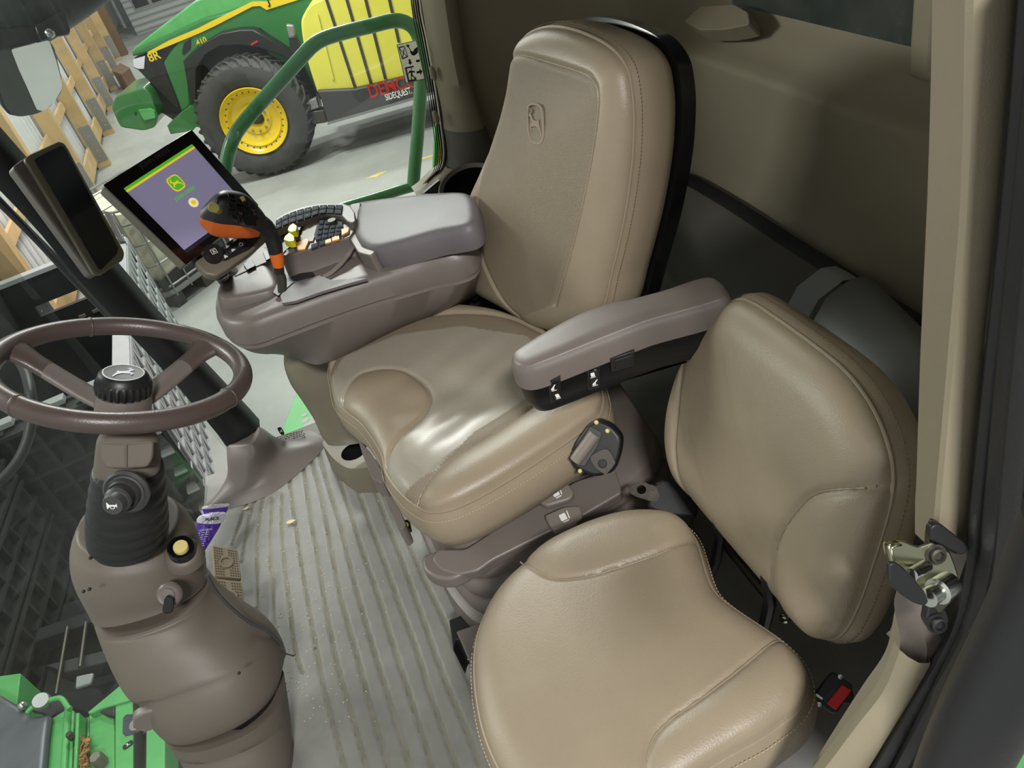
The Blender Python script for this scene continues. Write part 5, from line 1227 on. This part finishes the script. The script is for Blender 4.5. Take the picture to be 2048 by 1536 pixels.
ts('front_frame', [(334,252),(363,224),(382,210),(395,190),(420,200),(420,260),(392,254),(385,262),(341,269)], -.5, -1.3, 'green', bevel=.01)
ts('engine_bay', [(300,165),(336,150),(366,230),(352,244),(318,222),(300,200)], -.75, -1.3, 'black', bevel=.01)
ts('axle_gap_filler', [(385,110),(440,70),(545,80),(625,130),(640,240),(392,235)], -.85, -1.3, 'black', bevel=.01)  # black block added to close the bright gap behind the wheel arch
ts('hydraulic_lines', [(510,75),(560,86),(600,125),(585,135),(540,110)], -.55, -.9, 'green', bevel=.01)
ts('red_tag', [(501,88),(515,80),(516,84),(503,91)], -.38, -.39, 'red', bevel=0)
wb = ts('weight_block', [(222,215),(232,192),(290,175),(302,190),(316,233),(310,255),(287,262),(240,255)], -.45, -1.25, 'green', r=.05, bevel=.02, seg=3)
ts('weight_block_lug', [(276,220),(301,217),(309,222),(311,236),(288,241),(285,236)], -.42, -.45, 'greenl', bevel=.004)
ts('weight_block_holes', [(270,224),(273,224),(273,232),(270,231)], -.445, -.449, 'black', bevel=0)
# lettering on the bonnet
def tt(s, c, px2, size, m, h, par, sh=0, fit=None, nm='lettering'):
    O = PTr.at(c, h); ux = (PTr.at(px2, h)-O).normalized(); uy = V((0,0,1)); return text(nm, s, O, ux, uy, size, m, par, ext=.004, bold=.02, fit=fit)
tt('8R', (308,113), (324,107), .15, 'yellow', -.57, tr); tt('410', (403,83), (420,76), .10, 'yellow', -.57, tr)
tt('J', (536,1), (560,-6), .14, 'ink', -.595, tr)
# saddle tank and step side
tk = [(603,60),(602,40),(612,20),(622,8),(650,-5),(700,-30),(800,-60),(850,-70),(868,130),(862,137),(812,153),(760,166),(710,178),(650,196),(642,198),(634,183),(620,140),(608,95)]
tank = ts('saddle_tank', tk, -.10, -.95, 'tank', r=.06, bevel=.05, seg=4)
for a, b in (((650,-10),(711,177)),((688,-20),(743,170)),((724,-30),(771,158)),((770,-40),(798,85)),((818,-48),(838,90))):
    w_ = 3.0; G().prism([PTr.at(p, -.10) for p in ((a[0]-w_,a[1]),(a[0]+w_,a[1]),(b[0]+w_,b[1]),(b[0]-w_,b[1]))], nT*.012).obj('tank_groove', 'darkmetal', tank)
G().prism([PTr.at(p, -.095) for p in ((632,28),(636,28),(668,158),(664,160))], nT*.012).obj('tank_rib', 'tank', tank)
ts('side_rail', [(634,182),(642,198),(655,247),(662,246),(873,186),(868,128),(812,154),(710,178)], -.02, -.5, 'darkgrey', bevel=.02)
ts('side_rail_edge', [(655,250),(655,245),(873,182),(873,187)], .0, -.03, 'galv', bevel=0)
tt('DEMCO', (785,173), (820,164), .235, 'redprint', -.012, tank, fit=.66); tt('SIDEQUEST.', (797,188), (822,181), .12, 'white', -.012, tank, fit=.37)
ts('step_bracket', [(572,50),(586,52),(590,72),(578,76)], -.2, -.3, 'galv', bevel=.01); ts('fender_post', [(577,75),(592,72),(602,100),(590,118),(580,105)], -.2, -.35, 'black', bevel=.01)
ts('lower_bracket', [(612,205),(632,196),(638,215),(618,222)], -.1, -.2, 'galv', bevel=.005); ts('coupler', [(618,224),(648,220),(654,245),(625,250)], -.1, -.3, 'darkmetal', bevel=.01)
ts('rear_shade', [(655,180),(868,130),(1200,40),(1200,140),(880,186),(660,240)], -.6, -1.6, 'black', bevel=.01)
ts('green_chassis', [(600,-60),(640,-80),(660,190),(640,200),(605,130)], -.7, -1.4, 'green', bevel=.02)
G().lathe([(.9,0),(.95,.2),(.9,.5),(0,.5)], PTr.at((1010,150), -.25), -nT, n=40).obj('rear_tyre', 'tyre', tr)
# yellow floor marks
M['floormark'] = mat('faded yellow floor paint', (214,196,120), .8, var=.3, vscale=9)
for i, q in enumerate(([(728,359),(758,345),(775,342),(752,354)],[(840,317),(875,306),(876,309),(842,321)])):
    tag(G().prism([PZ(p, GZ+.001) for p in q], (0,0,.002)).obj('floor_mark', 'floormark', smooth=0), ['faded yellow paint dash on the concrete below the handrail corner','faded yellow paint line on the concrete beyond the handrail post'][i], 'floor marking')
# ---------------------------------------------------------------- handrail just outside the side window
hr = thing('handrail', 'green tubular handrail loop outside the side window', 'handrail')
yH = 2.32
def hp(px): return [PY(p, yH) for p in px]
G().tube(crv(hp([(446,400),(449,350),(456,310),(466,278),(482,252),(520,207),(562,160),(604,113),(624,92),(648,77),(690,64),(740,52),(782,42),(806,43),(826,55),(838,78),(843,110),(841,180),(836,260),(829,340),(826,376)]), 90), .0195, n=20).obj('top_tube', 'railgreen', hr)
G().tube(crv(hp([(829,372),(800,380),(750,396),(700,411),(640,432),(560,470)]), 30), .0165, n=16).obj('lower_tube', 'railgreen', hr)
gp = thing('platform_plate', 'bright green steel platform plate with punched holes outside the foot of the side window', 'platform')
Z0 = -.14
out = [PZ(p, Z0) for p in [(552,893),(592,788),(700,700),(760,840),(642,880),(600,888)]]
g = G(); g.prism(out, (0,0,-.012)); g.obj('plate', 'greenl', gp, bevel=.002)
for c, r in (((609,830),.010),((611,841),.013),((627,835),.011),((624,851),.034),((620,868),.012),((634,862),.010)):
    G().lathe([(0,.0012),(r,.0012),(r*1.05,0)], PZ(c, Z0), (0,0,1), n=24).obj('hole', 'concrete', gp, smooth=0)
G().prism([PZ(p, Z0+.02) for p in [(614,879),(640,868),(642,880),(620,884)]], (0,0,-.05)).obj('rubber_block', 'black', gp)
# yellow and green strip beyond the rear window edge
ms = bpy.data.objects.new('trim_15', None); COL.objects.link(ms); struct(ms)
G().prism([PY(p, 2.5) for p in [(876,225),(884,215),(892,250),(899,310),(882,345),(868,352),(872,300)]], (0,.02,0)).obj('panel', 'tank', ms, bevel=.003)
G().prism([PY(p, 2.49) for p in [(872,228),(878,222),(880,260),(876,320),(868,352),(866,350)]], (0,.02,0)).obj('edge', 'greenl', ms, bevel=.003)
# exterior mirror and its black arm, top left
mr = thing('exterior_mirror', 'black framed exterior mirror hanging from a thick black arm at top left', 'mirror')
PMr = Plane(PY((66,155), 2.3), (.2,-.52,-.83))
slab('housing', [(0,95),(20,96),(95,80),(112,100),(126,160),(126,185),(104,214),(75,230),(40,236),(18,232),(4,215),(-12,170),(-12,110)], PMr, -.05, 0, 'black', mr, r=.012, bevel=.008, seg=3)
M['mirror'] = mat('mirror glass', (236,238,238), .03, 1.)
slab('mirror_glass', [(22,99),(98,80),(112,120),(124,165),(123,180),(108,205),(88,222),(74,220),(52,170),(38,140)], PMr, 0, .002, 'mirror', mr, r=.008, bevel=0)
ar = crv([PY(p, 2.3) for p in [(-120,110),(-20,62),(60,20),(150,-40),(260,-130)]], 20)
G().tube(ar, .075, n=20).obj('arm', 'black', mr)
slab('arm_bracket', [(70,52),(128,20),(141,60),(138,68),(112,72),(80,82)], Plane(PY((110,55),2.22), (.3,-.9,.2)), -.01, .01, 'black', mr, bevel=.003)
G().sphere(PY((100,66), 2.18), .011).obj('bolt', 'steel', mr)
# ---------------------------------------------------------------- bulk bin with black inside and grey lattice flank
bn = thing('bulk_bin', 'big black plastic bulk bin with grey lattice side seen through the windscreen', 'bin')
N1 = V((-1.657,4.461,-.75)); F1 = V((-1.972,6.934,-.75)); yb = (F1-N1).normalized(); yb.z = 0; xb = V((yb.y,-yb.x,0)); Lb = (F1-N1).length; Wb = 1.06; Hb_ = 1.15
RB = Matrix(((xb.x,yb.x,0),(xb.y,yb.y,0),(0,0,1)))
def bp2(x, y, z): return N1+xb*x+yb*y+V((0,0,z))
def bbx(nm, x0, x1, y0, y1, z0, z1, m, par=bn, bevel=.004):
    return G().box(bp2((x0+x1)/2,(y0+y1)/2,(z0+z1)/2), abs(x1-x0), abs(y1-y0), abs(z1-z0), RB).obj(nm, m, par, bevel=bevel)
# far wall with slot, left wall, floor
g = G(); sx0, sx1 = -.92, -.45
for a, b, c, d in ((-Wb,sx0,-Hb_,0),(sx1,0,-Hb_,0),(sx0,sx1,-Hb_,-.34),(sx0,sx1,-.24,0)):
    g.box(bp2((a+b)/2, Lb, (c+d)/2), b-a, .05, d-c, RB)
g.obj('far_wall', 'binblack', bn)
bbx('rim', -Wb, 0, Lb-.04, Lb+.06, 0, .04, 'bingrey'); bbx('left_wall', -Wb-.05, -Wb, 0, Lb, -Hb_, 0, 'binblack'); bbx('bin_floor', -Wb, 0, 0, Lb, -Hb_, -Hb_+.06, 'binblack')
for x in (-.66, -.54): bbx('clip', x, x+.06, Lb-.05, Lb-.03, -.48, -.45, 'taupelight')
for a, b in ((-1.0,-.68),(-.55,-.38),(-.25,-.08),(-.06,0)): bbx('rim_strip', a, b, -.05, .03, 0, .035, 'bingrey')
# near wall: ribbed outside
g = G(); g.box(bp2(-Wb/2, .02, -Hb_/2), Wb, .04, Hb_, RB)
for i in range(8): g.box(bp2(-Wb+i*Wb/7, -.04, -Hb_/2), .03, .12, Hb_, RB)
for j in range(8): g.box(bp2(-Wb/2, -.03-.02*(j % 2), -Hb_+.03+j*(Hb_-.06)/7), Wb, .10+.04*(j % 2), .025, RB)
g.obj('ribbed_wall', 'binblack', bn)
# lattice flank
g = G(); nyc, nz = 15, 7
bbx('inner_panel', -.07, -.05, 0, Lb, -Hb_, -.02, 'binblack')
for i in range(nyc+1): g.box(bp2(0, i*Lb/nyc, -Hb_/2), .05, .03, Hb_, RB)
for j in range(nz+1): g.box(bp2(0, Lb/2, -Hb_+j*Hb_/nz), .05, Lb, .022, RB)
for i in range(nyc):
    for j in range(nz):
        a = bp2(0, i*Lb/nyc, -Hb_+j*Hb_/nz); b = bp2(0, (i+1)*Lb/nyc, -Hb_+(j+1)*Hb_/nz); c = (a+b)/2; d = b-a
        t = V((0,0,1)); vs = []
        q = xb*.022; w_ = V((0,0,.012)); g.add([a-q-w_, a+q-w_, a+q+w_, a-q+w_, b-q-w_, b+q-w_, b+q+w_, b-q+w_], [(0,1,2,3),(4,5,6,7),(0,1,5,4),(1,2,6,5),(2,3,7,6),(3,0,4,7)])
        pz = bp2(-.01,0,0)-bp2(0,0,0); g.add([a+pz, b+pz, V((a.x,a.y,b.z))+pz], [(0,1,2)])
g.obj('lattice_side', 'bingrey', bn, smooth=0)
bbx('top_flange', -.09, .02, 0, Lb, -.03, .03, 'bingrey')
for j in range(6): bbx('foot_rib', -.10, .02, -.10, 0, -Hb_+.05+j*.17, -Hb_+.07+j*.17, 'bingrey')
cr_ = thing('crate_stack', 'stack of black ribbed plastic crates at the far left beyond the windscreen', 'crate')
for q in range(4):
    g = G(); z0 = GZ+q*.30; g.box((-2.56,3.55,z0+.14), .22, 1.25, .28)
    for i in range(8): g.box((-2.44,2.97+i*.165,z0+.14), .05, .02, .27)
    for zz_ in (.02,.14,.27): g.box((-2.44,3.55,z0+zz_), .06, 1.25, .02)
    g.obj('crate', 'binblack', cr_)
# black hose outside the windscreen
ho = G().tube(crv([PY(p, y) for p, y in (((20,700),3.4),((46,735),3.2),((60,780),3.0),((63,840),2.9),((45,905),2.8),((5,958),2.7),((-60,1000),2.6),((-160,1060),2.5))], 40), .020, n=12).obj('hydraulic_hose', 'rubber'); tag(ho, 'black hydraulic hose loop outside the windscreen at left', 'hose')
# ---------------------------------------------------------------- milky tote in its cage
ib = thing('caged_tote', 'milky white liquid tote in a steel cage on a black pallet', 'tote')
CI = V((-2.157,7.88,GZ)); u1 = V((.727,.687,0)); u2 = V((-.687,.727,0)); 
def ip(a, b, z): return CI+u1*a+u2*b+V((0,0,z))
def rr2(a0, b0, a1, b1, r, z): return fillet([ip(a0,b0,z), ip(a1,b0,z), ip(a1,b1,z), ip(a0,b1,z)], r, 7)
g = G(); g.loft([rr2(.05,.05,.95,1.15,.14,.20), rr2(.03,.03,.97,1.17,.16,.26), rr2(.03,.03,.97,1.17,.16,.98), rr2(.06,.06,.94,1.14,.16,1.06), rr2(.2,.2,.8,1.0,.16,1.08)]); g.obj('bottle', 'poly', ib, smooth=50)
G().lathe([(.10,0),(.10,.05),(0,.05)], ip(.5,.6,1.08), (0,0,1), n=24).obj('cap', 'black', ib)
for z in (.24,.50,.74,.97,1.12): G().tube(rr2(0,0,1,1.2,.16,z), .013, n=6, closed=True).obj('cage_hoop', 'galv', ib)
for i in range(5):
    for a, b in ((.1+.2*i,0),(.1+.2*i,1.2)): G().tube([ip(a,b,.12), ip(a,b,1.12)], .011, n=6).obj('cage_bar', 'galv', ib)
for i in range(6):
    for a, b in ((0,.1+.2*i),(1,.1+.2*i)): G().tube([ip(a,b,.12), ip(a,b,1.12)], .011, n=6).obj('cage_bar', 'galv', ib)
for b in (.3,.9): G().tube([ip(0,b,1.13), ip(1,b,1.13)], .012, n=6).obj('top_bar', 'galv', ib)
G().loft([rr2(0,0,1,1.2,.14,.14), rr2(-.01,-.01,1.01,1.21,.14,.17), rr2(0,0,1,1.2,.14,.20), rr2(.03,.03,.97,1.17,.12,.205)]).obj('cage_base', 'galv', ib)
for a in (.1,.5,.9): G().box(ip(a,.6,.07), .12, 1.2, .13, Matrix(((u1.x,u2.x,0),(u1.y,u2.y,0),(0,0,1)))).obj('pallet_runner', 'darkgrey', ib)
for q0, z0, z1 in (([(0.02,.02),(.98,.02)],.22,.42),([(.02,.02),(.02,1.18)],.22,.42)):
    a, b = q0; A, B_ = ip(a[0],a[1],z0), ip(b[0],b[1],z0); G().prism([A, B_, B_+V((0,0,z1-z0-.05)), A.lerp(B_,.7)+V((0,0,z1-z0)), A+V((0,0,z1-z0-.08))], (A-ip(.5,.6,z0)).normalized()*.012).obj('black_apron', 'black', ib)
G().prism([V((*PZ(p,-.7).xy,-1.2)) for p in [(205,420),(222,425),(250,482),(238,484)]], (0,0,.5)).obj('corner_fitting', 'black', bn, bevel=.01)
# ---------------------------------------------------------------- machine front below the windscreen
fh = thing('feeder_housing', 'bright green steel feeder housing with folded ribs and husk filled trough below the windscreen', 'machine housing')
def fz(nm, px, z, m, t=.02, par=fh, bevel=.004, **k): return G().prism([PZ(p, z) for p in px], (0,0,-t)).obj(nm, m, par, bevel=bevel, **k)
fz('side_plate', [(-60,1360),(41,1346),(33,1410),(-60,1385)], -.95, 'greenl', .3)
fz('deck_plate', [(-60,1365),(0,1388),(52,1421),(53,1432),(98,1425),(92,1470),(84,1560),(80,1620),(-60,1620)], -.86, 'sheetdark' if 'sheetdark' in M else M.setdefault('sheetdark', mat('dark worn sheet steel', (96,98,104), .4, .3, var=.15, vscale=10)), .04, bevel=.02, seg=3)
fz('panel', [(98,1440),(136,1416),(132,1480),(124,1620),(80,1620)], -.90, 'greenl', .10)
G().tube([PZ((137,1416),-.88), PZ((133,1480),-.88), PZ((124,1620),-.88)], .014, n=10).obj('folded_rib', 'greenl', fh)
fz('rib', [(143,1419),(148,1421),(140,1620),(130,1620)], -.88, 'greenl', .05)
fz('rib', [(151,1426),(158,1424),(156,1480),(149,1620),(142,1620)], -.86, 'greenl', .05)
fz('trough', [(156,1440),(178,1432),(176,1620),(148,1620)], -.915, 'green', .02)
g = G(); rs = random.Random(2)
for k in range(260):
    c = PZ((rs.uniform(154,175), rs.uniform(1478,1600)), -.905+rs.uniform(0,.03)); a = rs.uniform(0,6); R_ = Matrix.Rotation(a, 3, V((rs.random(),rs.random(),rs.random()))); g.box(c, .022, .012, .004, R_)
M['chaff'] = mat('brown husks', (158,120,72), .8, var=.3, vscale=30)
g.obj('husks', 'chaff', fh, smooth=0, kind='stuff', label='brown husks lying in the trough')
fz('panel', [(178,1428),(195,1424),(229,1433),(229,1620),(170,1620)], -.92, 'greenl', .10)
fz('wedge_plate', [(174,1425),(256,1357),(275,1350),(275,1396),(200,1418),(180,1428)], -.89, 'greenl', .03)
fz('panel', [(230,1410),(275,1394),(330,1400),(330,1620),(229,1620)], -.90, 'greenl', .10)
fz('dark_gap', [(198,1423),(229,1412),(229,1434),(212,1430)], -.895, 'black', .02)
fz('grey_sticker', [(246,1436),(252,1429),(268,1428),(268,1468),(250,1472),(245,1466)], -.898, 'midgrey', .003, bevel=0)
O = PZ((256,1490), -.899); g = G(); flat(g, [[(x*.022,y*.018) for x, y in SH]], O, V((.3,-.95,0)).normalized(), V((.95,.3,0)).normalized(), 0, .002); g.obj('logo', 'ink', fh, smooth=0)
g = G(); flat(g, deer(None,None,None,.016,.018), O, V((.3,-.95,0)).normalized(), V((.95,.3,0)).normalized(), .003, .001); g.obj('logo_deer', 'white', fh, smooth=0)
G().lathe([(0,.05),(.02,.05),(.024,.04),(.024,0)], PZ((205,1527), -.92), (0,0,1), n=6).obj('bolt_head', 'taupelight', fh)
G().lathe([(0,.03),(.012,.03),(.014,0)], PZ((146,1476), -.87), (0,0,1), n=6).obj('bolt_head', 'darkmetal', fh)
G().tube(crv([PZ(p, -.84) for p in [(54,1428),(62,1418),(76,1408),(104,1399),(118,1396),(126,1400),(134,1412),(140,1419)]], 30), .010, n=10).obj('lever_arm', 'greenl', fh)
G().lathe([(.0,.02),(.028,.02),(.033,.01),(.033,-.01),(.028,-.02),(0,-.02)], PZ((84,1404), -.84), (.3,-.3,1), n=28).obj('spring_cap', 'galv', fh)
fz('dark_plate', [(62,1422),(104,1400),(122,1400),(134,1414),(100,1436),(80,1425)], -.93, 'binblack', .02)
G().sphere(PZ((45,1412), -.85), .018).obj('clevis_pin', 'steel', fh)
ug = thing('front_attachment', 'dark steel and rubber underside of the machine front between bin and feeder housing', 'machine part')
def uz(nm, px, z, m, t=.03): return G().prism([PZ(p, z) for p in px], (0,0,-t)).obj(nm, m, ug, bevel=.006)
uz('base_sheet', [(-10,1310),(0,1250),(180,1190),(330,1120),(440,1080),(520,1150),(520,1620),(40,1620)], -1.6, 'binblack')
uz('cross_beam', [(0,1282),(160,1228),(300,1180),(310,1200),(160,1252),(0,1308)], -1.45, 'binblack', .1)
uz('grey_pad', [(152,1352),(186,1345),(180,1366),(150,1376)], -1.40, 'bingrey', .02)
uz('cross_beam', [(90,1330),(250,1290),(262,1310),(130,1345)], -1.42, 'darkgrey', .1)
for a, b in (((135,1255),(112,1390)),((172,1245),(160,1335))):
    G().tube([PZ(a,-1.42), PZ(b,-1.38)], .010, n=8).obj('steel_line', 'darkmetal', ug)
WORLD = .42; EXPO = -.38; FILLP = 75
LAMPS = [(.15,-2.6,3.7,300),(.05,5.9,3.7,240),(-.5,9,3.2,190),(-1.2,10,3.7,230),(2,13,3.7,330),(-2.0,17,3.7,300),(3,20,3.7,300),(-2.5,26,3.7,400),(-1.6,.5,3.8,90)]
# ------------------------------------------------------------------ light
w = bpy.data.worlds.new('world'); scn.world = w; w.use_nodes = True
bg = w.node_tree.nodes['Background']; bg.inputs['Color'].default_value = (.92,.97,1,1); bg.inputs['Strength'].default_value = WORLD
def area(name, loc, target, power, sx, sy, color=(1,.985,.955)):
    l = bpy.data.lights.new(name, 'AREA'); l.shape = 'RECTANGLE'; l.size = sx; l.size_y = sy; l.energy = power; l.color = color
    o = bpy.data.objects.new(name, l); COL.objects.link(o); o.location = loc
    o.rotation_euler = (V(target)-V(loc)).to_track_quat('-Z', 'Y').to_euler(); return o
for i, (x, y, z, pw) in enumerate(LAMPS):
    area('shed_lamp', (x, y, z), (x*.3, y*.3+.6*(y > 0), -.5) if abs(y) < 7 else (x, y, -2), pw, .7 if i == 0 else 1.2, .35)
area('front_fill', (-2.25,2.6,2.0), (.4,1.2,.7), FILLP, .9, .3)  # unseen fill light, added in front to brighten the rear wall
scn.view_settings.view_transform = 'Standard'; scn.view_settings.look = 'None'; scn.view_settings.gamma = 1.0
scn.view_settings.exposure = EXPO
# ------------------------------------------------------------------ put every origin at the base of its own geometry
bpy.context.view_layer.update()
def kids(o): return [c for c in bpy.data.objects if c.parent is o]
def bbox(o, acc):
    if o.type == 'MESH':
        for c in o.bound_box: acc.append(o.matrix_world @ V(c))
    for c in kids(o): bbox(c, acc)
    return acc
def shift(o, d):
    if o.type == 'MESH' and o.data.users == 1:
        o.data.transform(Matrix.Translation(-d))
for o in [x for x in list(bpy.data.objects) if x.parent is None and x.type in ('MESH', 'EMPTY') and not x.get('placed')]:
    a = bbox(o, [])
    if not a: continue
    b = V(((min(p.x for p in a)+max(p.x for p in a))/2, (min(p.y for p in a)+max(p.y for p in a))/2, min(p.z for p in a)))
    def rec(q):
        shift(q, b)
        for c in kids(q): rec(c)
    rec(o); o.location = b
    if 'placed' in o: del o['placed']
